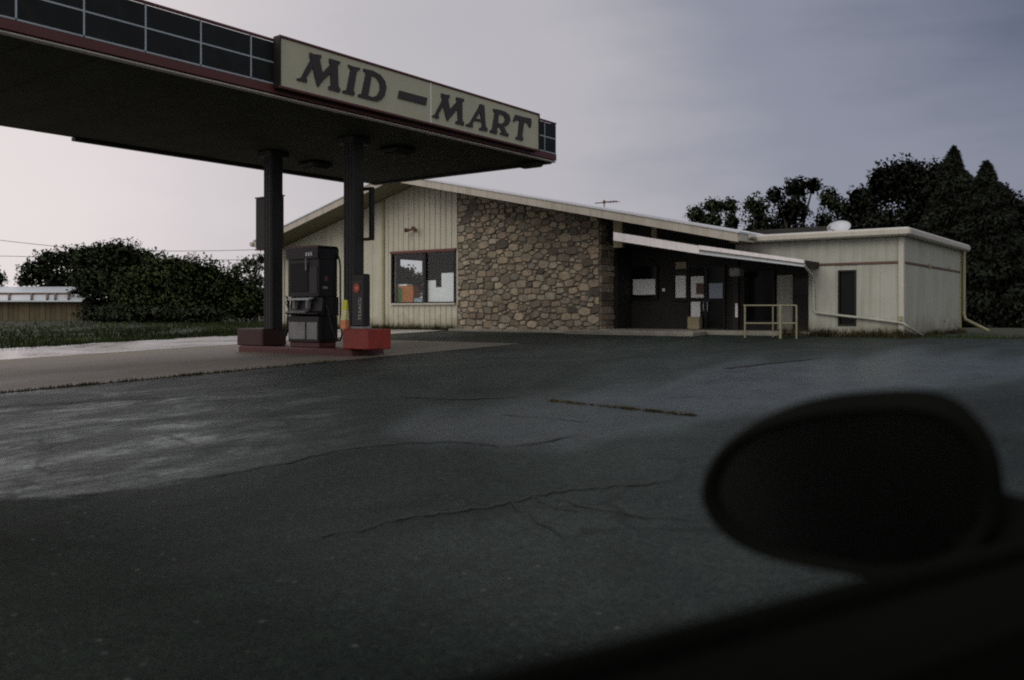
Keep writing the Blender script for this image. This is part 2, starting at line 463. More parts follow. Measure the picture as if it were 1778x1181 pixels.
def asphalt_mat():
    m = bpy.data.materials.new('wet_asphalt'); m.use_nodes = True
    n, l = m.node_tree.nodes, m.node_tree.links
    b = n["Principled BSDF"]
    tc_ = n.new("ShaderNodeTexCoord")
    def noise(scale, det, rough, stretch=(1, 1, 1), dist=0.0):
        q = n.new("ShaderNodeMapping"); q.inputs["Scale"].default_value = stretch; l.new(tc_.outputs["Object"], q.inputs["Vector"])
        z = n.new("ShaderNodeTexNoise"); z.inputs["Scale"].default_value = scale; z.inputs["Detail"].default_value = det; z.inputs["Roughness"].default_value = rough; z.inputs["Distortion"].default_value = dist
        l.new(q.outputs[0], z.inputs["Vector"]); return z.outputs["Fac"]
    def rng_(src, a, b_, c, d):
        q = n.new("ShaderNodeMapRange"); q.inputs[1].default_value = a; q.inputs[2].default_value = b_; q.inputs[3].default_value = c; q.inputs[4].default_value = d
        l.new(src, q.inputs[0]); return q.outputs[0]
    def mth(op, a, b_):
        q = n.new("ShaderNodeMath"); q.operation = op
        for i, v in enumerate((a, b_)):
            if isinstance(v, (int, float)): q.inputs[i].default_value = v
            else: l.new(v, q.inputs[i])
        return q.outputs[0]
    def mixc(f, a, b_):
        q = n.new("ShaderNodeMix"); q.data_type = 'RGBA'
        l.new(f, q.inputs["Factor"])
        for k, v in (("A", a), ("B", b_)):
            if isinstance(v, tuple): q.inputs[k].default_value = (*v, 1)
            else: l.new(v, q.inputs[k])
        return q.outputs["Result"]
    def attr(nm):
        q = n.new("ShaderNodeAttribute"); q.attribute_name = nm; return q.outputs["Fac"]
    big = rng_(noise(0.30, 8, 0.66, (1.0, 0.55, 1), 0.8), 0.36, 0.64, 0, 1)
    mid_ = rng_(noise(2.2, 7, 0.7, (1.0, 0.7, 1), 0.4), 0.33, 0.67, 0, 1)
    fine = noise(55, 5, 0.75)
    grit = noise(19, 6, 0.8)
    c = mixc(big, (0.0085, 0.0148, 0.0120), (0.0255, 0.0385, 0.0325))
    c = mixc(mth('MULTIPLY', attr("near_dark"), 0.85), c, (0.0092, 0.0148, 0.0112))
    # worn pale streaks where the binder has gone
    st = rng_(noise(0.60, 9, 0.70, (1.5, 0.62, 1), 1.6), 0.34, 0.66, 0, 1)
    blot = rng_(noise(1.3, 8, 0.74, (1.1, 0.6, 1), 1.2), 0.40, 0.62, 0.05, 1.0)
    st = mth('MULTIPLY', st, mth('ADD', 0.35, mth('MULTIPLY', blot, 0.9)))
    wv = mth('MULTIPLY', attr("worn"), mth('ADD', 0.12, mth('MULTIPLY', mth('MULTIPLY', st, st), 1.25)))
    c = mixc(wv, c, (0.185, 0.215, 0.21))
    c = mixc(mth('MULTIPLY', attr("smooth"), 0.6), c, (0.026, 0.047, 0.058))  # smooth wet patches: the sky's bluish sheen is put into their colour
    g1 = mth('MULTIPLY', rng_(fine, 0.30, 0.70, 0.25, 1.75), rng_(mid_, 0, 1, 0.62, 1.32))
    g1 = mth('MULTIPLY', g1, rng_(grit, 0.3, 0.7, 0.45, 1.55))
    sc_ = n.new("ShaderNodeVectorMath"); sc_.operation = 'SCALE'
    l.new(c, sc_.inputs[0]); l.new(g1, sc_.inputs["Scale"]); c = sc_.outputs[0]
    # a few pale stones in the aggregate
    vo = n.new("ShaderNodeTexVoronoi"); vo.inputs["Scale"].default_value = 16; l.new(tc_.outputs["Object"], vo.inputs["Vector"])
    sep = n.new("ShaderNodeSeparateColor"); l.new(vo.outputs["Color"], sep.inputs[0])
    few = mth('MULTIPLY', rng_(vo.outputs["Distance"], 0.10, 0.24, 1, 0), rng_(sep.outputs[0], 0.80, 0.98, 0, 0.55))
    c = mixc(few, c, (0.13, 0.14, 0.135))
    # fine network of hairline cracks where the surface is tired
    wq = n.new("ShaderNodeTexNoise"); wq.inputs["Scale"].default_value = 1.5; wq.inputs["Detail"].default_value = 5; l.new(tc_.outputs["Object"], wq.inputs["Vector"])
    wa = n.new("ShaderNodeVectorMath"); wa.operation = 'SCALE'; l.new(wq.outputs["Color"], wa.inputs[0]); wa.inputs["Scale"].default_value = 0.9
    wb = n.new("ShaderNodeVectorMath"); wb.operation = 'ADD'; l.new(tc_.outputs["Object"], wb.inputs[0]); l.new(wa.outputs[0], wb.inputs[1])
    ve = n.new("ShaderNodeTexVoronoi"); ve.feature = 'DISTANCE_TO_EDGE'; ve.inputs["Scale"].default_value = 0.85; l.new(wb.outputs[0], ve.inputs["Vector"])
    hair = mth('MULTIPLY', rng_(ve.outputs["Distance"], 0.006, 0.035, 1, 0), rng_(noise(0.5, 4, 0.6), 0.45, 0.62, 0, 0.75))
    c = mixc(hair, c, (0.005, 0.006, 0.005))
    l.new(c, b.inputs["Base Color"])
    r = rng_(big, 0, 1, 0.62, 0.42)
    r = mth('SUBTRACT', r, mth('MULTIPLY', attr("smooth"), 0.16))
    r = mth('SUBTRACT', r, mth('MULTIPLY', wv, 0.14))
    r = mth('ADD', r, mth('MULTIPLY', attr("near_dark"), 0.12))
    l.new(mth('ADD', r, rng_(mid_, 0, 1, -0.05, 0.07)), b.inputs["Roughness"])
    sp = mth('ADD', 0.20, mth('MULTIPLY', attr("smooth"), 0.42)); sp = mth('ADD', sp, mth('MULTIPLY', wv, 0.4))
    l.new(mth('SUBTRACT', sp, mth('MULTIPLY', attr("near_dark"), 0.14)), b.inputs["Specular IOR Level"])
    h = mth('ADD', fine, mth('MULTIPLY', mth('ADD', grit, mid_), 0.8))
    bp = n.new("ShaderNodeBump"); bp.inputs["Strength"].default_value = 0.9; bp.inputs["Distance"].default_value = 0.02
    l.new(h, bp.inputs["Height"]); l.new(bp.outputs[0], b.inputs["Normal"])
    return m
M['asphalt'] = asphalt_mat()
M['concrete'] = ground_mat('stained_concrete', (0.10, 0.09, 0.064), (0.21, 0.19, 0.14), 0.45, 0.75, 0.30, fine=24, bump=0.3, stretch=(1.0, 0.25, 1), stain=((0.075, 0.065, 0.045), 0.7, 0.35))
M['wet_concrete'] = ground_mat('wet_pale_concrete', (0.36, 0.36, 0.35), (0.46, 0.455, 0.44), 0.12, 0.35, 0.3, fine=24, bump=0.12, stain=((0.2, 0.18, 0.15), 0.5, 0.5))
M['kerb'] = ground_mat('old_kerb_concrete', (0.12, 0.115, 0.09), (0.23, 0.225, 0.19), 0.5, 0.8, 0.8, fine=24, bump=0.4)
M['crack'] = mat('crack_tar', (0.007, 0.0075, 0.0065), 0.8, 0.2, 5)
M['earth'] = ground_mat('grassy_earth', (0.012, 0.017, 0.007), (0.026, 0.034, 0.013), 0.9, 0.98, 0.5, fine=9, bump=0.8)

def leaf_mat(name, a, b, scale):
    m = bpy.data.materials.new(name); m.use_nodes = True
    n, l = m.node_tree.nodes, m.node_tree.links
    bs = n["Principled BSDF"]; bs.inputs["Roughness"].default_value = 0.9; bs.inputs["Specular IOR Level"].default_value = 0.06
    t = n.new("ShaderNodeTexCoord")
    nz = n.new("ShaderNodeTexNoise"); nz.inputs["Scale"].default_value = scale; nz.inputs["Detail"].default_value = 4
    l.new(t.outputs["Object"], nz.inputs["Vector"])
    mr = n.new("ShaderNodeMapRange"); mr.inputs[1].default_value = 0.35; mr.inputs[2].default_value = 0.65
    l.new(nz.outputs["Fac"], mr.inputs[0])
    mx = n.new("ShaderNodeMix"); mx.data_type = 'RGBA'
    l.new(mr.outputs[0], mx.inputs["Factor"]); mx.inputs["A"].default_value = (*a, 1); mx.inputs["B"].default_value = (*b, 1)
    l.new(mx.outputs["Result"], bs.inputs["Base Color"])
    return m
M['leaf_black'] = leaf_mat('leaves_very_dark', (0.011, 0.014, 0.0105), (0.022, 0.027, 0.019), 0.8)
M['leaf_dark'] = leaf_mat('leaves_dark_green', (0.021, 0.030, 0.017), (0.048, 0.062, 0.034), 0.6)
M['leaf_olive'] = leaf_mat('leaves_olive', (0.027, 0.040, 0.016), (0.060, 0.082, 0.034), 0.6)
M['leaf_pale'] = leaf_mat('leaves_grey_green', (0.075, 0.095, 0.070), (0.14, 0.165, 0.12), 1.0)
M['grass'] = leaf_mat('grass_blades', (0.014, 0.022, 0.008), (0.038, 0.056, 0.018), 0.35)
M['weed'] = leaf_mat('dry_weeds', (0.026, 0.024, 0.012), (0.062, 0.053, 0.027), 2.0)

def glass_mat(name, tint=(0.93, 0.95, 0.95), refl=0.025):
    m = bpy.data.materials.new(name); m.use_nodes = True
    n, l = m.node_tree.nodes, m.node_tree.links
    n.remove(n["Principled BSDF"])
    tr = n.new("ShaderNodeBsdfTransparent"); tr.inputs[0].default_value = (*tint, 1)
    gl = n.new("ShaderNodeBsdfGlossy"); gl.inputs["Roughness"].default_value = 0.04
    mx = n.new("ShaderNodeMixShader"); mx.inputs[0].default_value = refl
    l.new(tr.outputs[0], mx.inputs[1]); l.new(gl.outputs[0], mx.inputs[2])
    l.new(mx.outputs[0], n["Material Output"].inputs["Surface"])
    return m
M['glass'] = glass_mat('window_glass')
M['dark_glass'] = mat('dark_shop_glass', (0.006, 0.008, 0.008), 0.12, spec=0.09)
M['mirror'] = mat('mirror_glass', (0.27, 0.30, 0.28), 0.2, metal=1.0)

# ------------------------------------------------------------------ ground
def ground_sheet(name, s0, s1, w0, w1, dz, m, kind='structure', nx=1):
    ws = [w0] + ([KINK] if w0 < KINK < w1 else []) + [w1]
    g = MB()
    for a, b in zip(ws[:-1], ws[1:]):
        g.face([(s0, a, gz(a) + dz), (s1, a, gz(a) + dz), (s1, b, gz(b) + dz), (s0, b, gz(b) + dz)])
    return g.solo(name, m, kind=kind)

def ground_poly(name, pts, dz, m, kind='structure', parent=None):
    g = MB()
    g.face([(s, w, gz(w) + dz) for s, w in pts])
    return g.solo(name, m, kind=kind) if parent is None else g.build(name, m, parent)

W0 = 20.95                                        # the store front's wall plane
ZB = gz(W0)
SQ = on_w(1041, 580, W0)[0]                       # stone corner
EDGE = on_g(500, 635.5)[0]                        # near edge of the concrete pad
FAR = on_g(300, 606)[0]                           # pad's far edge, where the pale wet strip starts
GRASS = on_g(300, 589)[0]
PADW = on_g(940, 598)[1]

ground_sheet("terrain", -900, 900, -60, 1400, -0.012, M['earth'])
def to_px(s, w):
    X, Y = s * UX + w * VX, s * UY + w * VY
    Y = np.maximum(Y, 0.3)
    return CX + FPX * X / Y, HY + FPX * (EYE - SLOPE * np.minimum(w, KINK)) / Y
def sstep(a, b, x):
    q = np.clip((x - a) / (b - a), 0, 1); return q * q * (3 - 2 * q)
def poly_dist(px, py, poly):
    """signed distance to an outline, positive inside"""
    d = np.full(px.shape, 1e9); ins = np.zeros(px.shape, bool)
    for (x0, y0), (x1, y1) in zip(poly, poly[1:] + poly[:1]):
        ex, ey = x1 - x0, y1 - y0
        q = np.clip(((px - x0) * ex + (py - y0) * ey) / (ex * ex + ey * ey + 1e-9), 0, 1)
        d = np.minimum(d, np.hypot(px - x0 - q * ex, py - y0 - q * ey))
        c = (y0 > py) != (y1 > py)
        ins ^= c & (px < ex * (py - y0) / (ey + 1e-9 * (ey == 0)) + x0)
    return np.where(ins, d, -d)
CRACK_PX = [(-120, 866), (60, 866), (180, 858), (300, 838), (400, 822), (500, 804), (600, 781), (700, 770), (800, 768), (870, 776), (930, 772), (1010, 756)]
def make_lot():
    """the lot as one grid that knows how worn and how smooth its surface is at each point"""
    ss = np.concatenate([[GRASS - 0.5], np.arange(-24, 12, 0.14), np.arange(12, 46, 3.0)])
    ss = ss[ss >= GRASS - 0.5]
    ws = np.concatenate([np.arange(-40, 0, 4.0), np.arange(0, W0 + 0.2, 0.13), [KINK, W0 + 0.3]]); ws = np.unique(ws)
    S, W = np.meshgrid(ss, ws, indexing='ij')
    s_, w_ = S.ravel(), W.ravel()
    oc = ((ss[0] + ss[-1]) / 2, (ws[0] + ws[-1]) / 2)
    V = np.stack([s_ - oc[0], w_ - oc[1], SLOPE * np.minimum(w_, KINK)], 1)
    n, m = len(ss), len(ws)
    i = (np.arange(n - 1)[:, None] * m + np.arange(m - 1)[None, :]).ravel()
    F = np.stack([i, i + m, i + m + 1, i + 1], 1)
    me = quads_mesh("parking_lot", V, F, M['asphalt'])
    px, py = to_px(s_, w_)
    bc = np.array([on_g(*q) for q in CRACK_PX])
    jig = 6 * np.sin(px * 0.021) + 5 * np.sin(px * 0.05 + py * 0.1)
    wc_ = np.interp(px, [q[0] for q in CRACK_PX], [q[1] for q in CRACK_PX], right=758)
    far = sstep(2.0, -2.0, py - wc_)
    worn = far * sstep(560, 330, px + jig * 3 - (py - 760) * 0.6) * sstep(658, 700, py + jig * .5)
    worn = np.maximum(worn, 0.35 * far * sstep(720, 420, px + jig * 3) * sstep(655, 690, py))
    P1 = [(978, 696), (1120, 668), (1300, 634), (1460, 618), (1700, 612), (1900, 630), (1700, 668), (1480, 690), (1330, 712), (1205, 722), (1090, 712)]
    P2 = [(740, 722), (960, 702), (1090, 716), (1190, 726), (1150, 748), (1010, 762), (900, 774), (770, 768), (690, 750)]
    smooth_ = np.maximum(sstep(-14, 12, poly_dist(px, py, P1) + jig), 0.75 * sstep(-22, 12, poly_dist(px, py, P2) + jig))
    near_dark = sstep(-3, 3, py - wc_) * (0.25 + 0.75 * sstep(760, 1060, py - 0.30 * (px - 250)))  # darker on the near side of the crack, increasingly towards the lower left
    for nm, a in (("worn", worn), ("smooth", smooth_), ("near_dark", near_dark)):
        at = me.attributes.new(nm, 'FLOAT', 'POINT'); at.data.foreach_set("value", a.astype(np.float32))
    ob = bpy.data.objects.new("parking_lot", me); COL.objects.link(ob)
    ob.location = xyz(oc[0], oc[1], 0); ob.rotation_euler = (0, 0, ROT)
    return tag(ob, kind='structure')
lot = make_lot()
pad = ground_sheet("concrete_pad", FAR, EDGE, -18, PADW, 0.006, M['concrete'])
strip = ground_sheet("wet_concrete_strip", GRASS, FAR - 0.02, -18, PADW + 8 if PADW + 8 < KINK else KINK - 0.1, 0.010, M['wet_concrete'])

# worn pale area on the left, its near side ends at a long crack
def outline(px, jit=0.0):
    out = []
    for (x, y) in px:
        s, w = on_g(x, y); out.append((s + random.uniform(-jit, jit), w + random.uniform(-jit, jit)))
    return out
def densify(pts, n, jit):
    out = []
    for i in range(len(pts)):
        a, b = pts[i], pts[(i + 1) % len(pts)]
        for k in range(n):
            t = k / n
            out.append((a[0] + (b[0] - a[0]) * t + random.uniform(-jit, jit), a[1] + (b[1] - a[1]) * t + random.uniform(-jit, jit)))
    return out
def ribbon(px, wd, dz=0.008, name="crack", m=None, jit=0.03, sub=5, parent=lot, taper=True):
    pts = outline(px)
    fine = []
    for a, b in zip(pts[:-1], pts[1:]):
        for k in range(sub):
            t = k / sub
            fine.append(Vector((a[0] + (b[0] - a[0]) * t + random.uniform(-jit, jit), a[1] + (b[1] - a[1]) * t + random.uniform(-jit, jit), 0)))
    fine.append(Vector((*pts[-1], 0)))
    g = MB(); L, Rr = [], []
    for i, p in enumerate(fine):
        d = (fine[min(i + 1, len(fine) - 1)] - fine[max(i - 1, 0)]).normalized()
        nn = Vector((-d.y, d.x, 0))
        k = wd * random.uniform(0.35, 1.0) * (min(1.0, (len(fine) - 1 - i) / 3 + 0.15) if taper else 1)
        L.append(p + nn * k / 2); Rr.append(p - nn * k / 2)
    V = [(p.x, p.y, gz(p.y) + dz) for p in L] + [(p.x, p.y, gz(p.y) + dz) for p in Rr]
    n = len(L)
    g.add(V, [(i, n + i, n + i + 1, i + 1) for i in range(n - 1)])
    a = np.array(V)
    ob = g.build(name, m or M['crack'])
    ob.parent = parent
    # lot's own frame
    lo = parent.location
    for v in ob.data.vertices:
        x, y, z = xyz(v.co.x, v.co.y, v.co.z)
        dx, dy = x - lo.x, y - lo.y
        v.co = (dx * UX + dy * UY, dx * VX + dy * VY, z - lo.z)
    return ob
ribbon(CRACK_PX, 0.04)
ribbon([(-60, 712), (60, 704), (180, 697), (300, 690), (430, 684), (520, 676)], 0.05)
ribbon([(690, 905), (780, 890), (860, 880), (930, 862), (1000, 852), (1080, 844), (1180, 838)], 0.045)
ribbon([(960, 866), (1040, 884), (1120, 898), (1230, 905)], 0.03)
ribbon([(885, 872), (930, 905), (980, 940)], 0.022)
ribbon([(930, 862), (965, 885), (1030, 889)], 0.022)
ribbon([(560, 930), (640, 918), (700, 900)], 0.03)
ribbon([(1260, 640), (1330, 632), (1430, 622)], 0.16, m=M['crack'])
ribbon([(700, 690), (800, 694), (900, 690)], 0.10)
ribbon([(870, 720), (960, 728), (1040, 735)], 0.025)
# broken asphalt lip with dry grass along it
lip_pts = [(958, 696), (1010, 701), (1070, 707), (1130, 714), (1180, 720), (1215, 723)]
ribbon(lip_pts, 0.05, dz=0.012, name="asphalt_lip", m=M['weed'], taper=False)

# ------------------------------------------------------------------ store building
ZT = lambda x: None
OV = 1.15                                         # roof overhang in front of the wall
RIDGE_S, RIDGE_Z = on_w(678, 300, W0 - OV)
REAVE_S, REAVE_Z = on_w(1281, 401, W0 - OV)
LEAVE_S, LEAVE_Z = on_w(441, 417, W0 - OV)
ROOF_T = 0.235
LR, RR = (RIDGE_Z - LEAVE_Z) / (RIDGE_S - LEAVE_S), (RIDGE_Z - REAVE_Z) / (REAVE_S - RIDGE_S)
def roof_top(s):
    return RIDGE_Z - (RIDGE_S - s) * LR if s < RIDGE_S else RIDGE_Z - (s - RIDGE_S) * RR
def under(s):
    return roof_top(s) - ROOF_T - 0.02
DEPTH = max(7.7, on_s(1345, 414, REAVE_S)[0] - W0)
S_L = on_w(494, 560, W0)[0]                       # left end of the front wall
S_ST = on_w(795, 560, W0)[0]                      # stone starts
S_R = on_w(1404, 560, W0)[0]                      # end of the porch recess

store = thing("store_building", "low gabled store with cream metal siding, a fieldstone front and a dark porch", "building", SQ, W0, ZB)

# openings in the front wall (s0, s1, z0, z1)
a0, b1 = on_w(681, 527.5, W0); a1, t1 = on_w(793, 433, W0)
WIN = (a0, a1 - 0.03, b1, on_w(681, 439, W0)[1])
def wall_cols(g, s0, s1, z0, top, holes, w0, w1):
    cuts = sorted({s0, s1, *[h for q in holes for h in q[:2] if s0 < h < s1], *([RIDGE_S] if s0 < RIDGE_S < s1 else [])})
    for a, b in zip(cuts[:-1], cuts[1:]):
        mid = (a + b) / 2
        hs = sorted([q for q in holes if q[0] - 1e-6 <= mid <= q[1] + 1e-6], key=lambda q: q[2])
        zz = z0
        for q in hs:
            g.box(a, b, w0, w1, zz, q[2]); zz = q[3]
        g.prism_sz([(a, zz), (b, zz), (b, top(b)), (a, top(a))], w0, w1)
g = MB()
wall_cols(g, S_L, S_ST, ZB - 0.3, under, [WIN], W0 + 0.001, W0 + 0.18)
g.build("front_wall", M['cream_trim'], store)
# shell: left wall with a window that shows daylight through the shop, right and back walls, floor
SL2 = S_L
wl0, zl0 = on_s(693, 486, SL2 + 0.1); wl1, zl1 = on_s(736, 441, SL2 + 0.1)
LW = (min(wl0, wl1), max(wl0, wl1), ZB + 0.75, max(zl0, zl1) + 0.05)
g = MB()
g.box(SL2, SL2 + 0.18, W0 + 0.181, LW[0], ZB - 0.3, under(SL2) - 0.02)
g.box(SL2, SL2 + 0.18, LW[1], W0 + DEPTH, ZB - 0.3, under(SL2) - 0.02)
g.box(SL2, SL2 + 0.18, LW[0], LW[1], ZB - 0.3, LW[2])
g.box(SL2, SL2 + 0.18, LW[0], LW[1], LW[3], under(SL2) - 0.02)
g.build("side_wall", M['cream'], store)
g = MB()
g.prism_sz([(SL2 + 0.185, ZB - 0.3), (REAVE_S - 2.6, ZB - 0.3), (REAVE_S - 2.6, under(REAVE_S - 2.6)), (RIDGE_S, under(RIDGE_S)), (SL2 + 0.185, under(SL2 + 0.185))], W0 + DEPTH - 0.2, W0 + DEPTH)
g.build("back_wall", M['inside'], store)
g = MB()
g.box(SL2 + 0.185, REAVE_S - 0.6, W0 + 0.2, W0 + DEPTH - 0.21, ZB - 0.1, ZB + 0.03)
g.build("floor", M['inside'], store)
g = MB()      # inner lining and a partition so that the shop is dim
g.prism_sz([(SL2 + 0.2, ZB + 2.75), (SQ - 0.1, ZB + 2.75), (SQ - 0.1, ZB + 2.80), (SL2 + 0.2, ZB + 2.80)], W0 + 0.19, W0 + DEPTH - 0.22)
g.build("ceiling", M['inside'], store)

# siding panels, each a formed sheet with a standing rib on its right edge
def siding_panel(parent, a, b, z0, z1, top=None, rib=0.036, proud=0.020, m=None):
    g = MB()
    ta, tb = (top(a), top(b)) if top else (z1, z1)
    y = W0 - 0.018
    g.prism_sz([(a + 0.002, z0), (b - rib, z0), (b - rib, tb), (a + 0.002, ta)], y, W0 - 0.001)
    # rib with sloped flanks
    n0 = [(b - rib, y), (b - rib * 0.72, y - proud), (b - rib * 0.28, y - proud), (b, y)]
    V = [(p[0], p[1], z0) for p in n0] + [(p[0], p[1], tb) for p in n0]
    g.add(V, [(0, 1, 5, 4), (1, 2, 6, 5), (2, 3, 7, 6)])
    return g.build("siding_panel", m or M['cream'], parent)
side = MB()
P1 = on_w(667, 500, W0)[0]
side.box(S_L, S_ST - 0.002, W0 - 0.002, W0 + 0.0005, ZB - 0.02, ZB + 0.02)
siding = side.build("siding", M['cream'], store)
z0 = ZB + 0.06
wid = 0.228
n = round((S_ST - P1) / wid); wid = (S_ST - P1) / n
for i in range(n):
    a, b = P1 + i * wid, P1 + (i + 1) * wid
    if b > WIN[0] + 0.02 and a < WIN[1] - 0.02:
        aa, bb = a, b
        siding_panel(siding, aa, bb, z0, WIN[2] - 0.03)
        siding_panel(siding, aa, bb, WIN[3] + 0.03, None, under)
        if a < WIN[0]:
            siding_panel(siding, a, WIN[0] - 0.02, WIN[2] - 0.028, WIN[3] + 0.028)
    else:
        siding_panel(siding, a, b, z0, None, under)
P0 = on_w(612, 500, W0)[0]
for a0_, b0_, k in ((S_L, P0, 0.50), (P0, P1, 0.56)):
    n = max(1, round((b0_ - a0_) / k)); k = (b0_ - a0_) / n
    for i in range(n):
        siding_panel(siding, a0_ + i * k, a0_ + (i + 1) * k, z0, None, under, rib=0.02, proud=0.012)
for p in (P0, P1):
    g = MB(); g.prism_sz([(p - 0.05, z0), (p + 0.05, z0), (p + 0.05, under(p + 0.05)), (p - 0.05, under(p - 0.05))], W0 - 0.075, W0 - 0.0195)
    g.build("siding_batten", M['trim_dark'], store)
g = MB(); g.prism_sz([(S_L - 0.06, z0), (S_L + 0.04, z0), (S_L + 0.04, under(S_L)), (S_L - 0.06, under(S_L) - 0.02)], W0 - 0.07, W0 - 0.021)
g.build("corner_trim", M['cream_trim'], store)
g = MB(); g.box(S_L - 0.02, S_ST, W0 - 0.06, W0 - 0.003, ZB - 0.25, ZB + 0.055)
g.build("base_flashing", M['kerb'], store)

# front window
win = MB()
for q in ((WIN[0], WIN[0] + 0.05, WIN[2], WIN[3]), (WIN[1] - 0.05, WIN[1], WIN[2], WIN[3])):
    win.box(q[0], q[1], W0 - 0.055, W0 + 0.06, q[2], q[3])
win.box(WIN[0] + 0.05, WIN[1] - 0.05, W0 - 0.055, W0 + 0.06, WIN[2], WIN[2] + 0.05)
mid = on_w(739, 480, W0)[0]
win.box(mid - 0.045, mid + 0.045, W0 - 0.05, W0 + 0.05, WIN[2] + 0.05, WIN[3] - 0.05)
window = win.build("window", M['dark_frame'], store)
g = MB(); g.box(WIN[0] - 0.03, WIN[1] + 0.02, W0 - 0.08, W0 + 0.06, WIN[3] - 0.05, WIN[3] + 0.03)
g.build("window_head", M['red_frame'], window)
g = MB(); g.box(WIN[0] - 0.03, WIN[1] + 0.02, W0 - 0.10, W0 - 0.056, WIN[2] - 0.04, WIN[2] + 0.01)
g.build("window_sill", M['cream_trim'], window)
for a, b in ((WIN[0] + 0.05, mid - 0.045), (mid + 0.045, WIN[1] - 0.05)):
    g = MB(); g.box(a, b, W0 + 0.0, W0 + 0.008, WIN[2] + 0.05, WIN[3] - 0.05)
    g.build("window_pane", M['glass'], window)

# side window of the left wall (seen through the shop)
g = MB()
g.box(SL2 + 0.05, SL2 + 0.12, LW[0], LW[0] + 0.06, LW[2], LW[3]); g.box(SL2 + 0.05, SL2 + 0.12, LW[1] - 0.06, LW[1], LW[2], LW[3])
g.box(SL2 + 0.05, SL2 + 0.12, LW[0] + 0.06, LW[1] - 0.06, LW[2], LW[2] + 0.06); g.box(SL2 + 0.05, SL2 + 0.12, LW[0] + 0.06, LW[1] - 0.06, LW[3] - 0.06, LW[3])
sw = g.build("window", M['dark_frame'], store)
g = MB(); g.box(SL2 + 0.08, SL2 + 0.088, LW[0] + 0.06, LW[1] - 0.06, LW[2] + 0.06, LW[3] - 0.06)
g.build("window_pane", M['glass'], sw)

# roof
def slope_slab(s0, s1, dz0, dz1, w0, w1):
    return MB().prism_sz([(s0, roof_top(s0) + dz0), (s1, roof_top(s1) + dz0), (s1, roof_top(s1) + dz1), (s0, roof_top(s0) + dz1)], w0, w1)
WF, WBK = W0 - OV, W0 + DEPTH + 0.3
S_MID, WBE = REAVE_S - 2.4, on_s(1345, 414, REAVE_S)[0]
g = slope_slab(LEAVE_S, RIDGE_S, -ROOF_T, -0.045, WF + 0.045, WBK); h = slope_slab(RIDGE_S, S_MID, -ROOF_T, -0.045, WF + 0.045, WBK)
h2 = slope_slab(S_MID + 0.001, REAVE_S, -ROOF_T, -0.045, WF + 0.045, WBE); h.add(h2.v, h2.f)
g.add(h.v, h.f); roof = g.build("roof", M['soffit'], store)
for a, b in ((LEAVE_S - 0.05, RIDGE_S), (RIDGE_S, REAVE_S + 0.05)):
    if a < RIDGE_S: sh0 = slope_slab(a, b, -0.043, 0.0, WF - 0.03, WBK + 0.03)
    else:
        sh0 = slope_slab(a, S_MID + 0.02, -0.043, 0.0, WF - 0.03, WBK + 0.03); q = slope_slab(S_MID + 0.0205, b, -0.043, 0.0, WF - 0.03, WBE + 0.03); sh0.add(q.v, q.f)
    sh0.build("roof_sheet", M['roof_metal'], roof)
    slope_slab(a + (0.05 if a < RIDGE_S else 0), b - (0.05 if b > RIDGE_S else 0), -ROOF_T - 0.02, -0.045, WF, WF + 0.043).build("rake_board", M['rake'], roof)
    # standing seams of the metal sheet
    k = WF + 0.6
    while k < WBK:
        slope_slab(a, b if (a < RIDGE_S or k < WBE) else S_MID, 0.001, 0.035, k, k + 0.03).build("roof_seam", M['roof_metal'], roof); k += 1.3
g = MB(); g.tube([(LEAVE_S - 0.11, WF - 0.05, LEAVE_Z - 0.15), (LEAVE_S - 0.11, WBK, LEAVE_Z - 0.15)], 0.085, 10)
g.build("gutter", M['rake'], roof)
g = MB(); g.tube([(REAVE_S + 0.07, WF + 0.5, REAVE_Z - 0.10), (REAVE_S + 0.07, WBE, REAVE_Z - 0.10)], 0.05, 10)
g.build("gutter", M['cream_trim'], roof)
g = MB(); g.box(REAVE_S + 0.001, REAVE_S + 0.03, WF + 0.045, WBE, REAVE_Z - ROOF_T + 0.01, REAVE_Z - 0.05); g.build("eave_board", M['cream_trim'], roof)

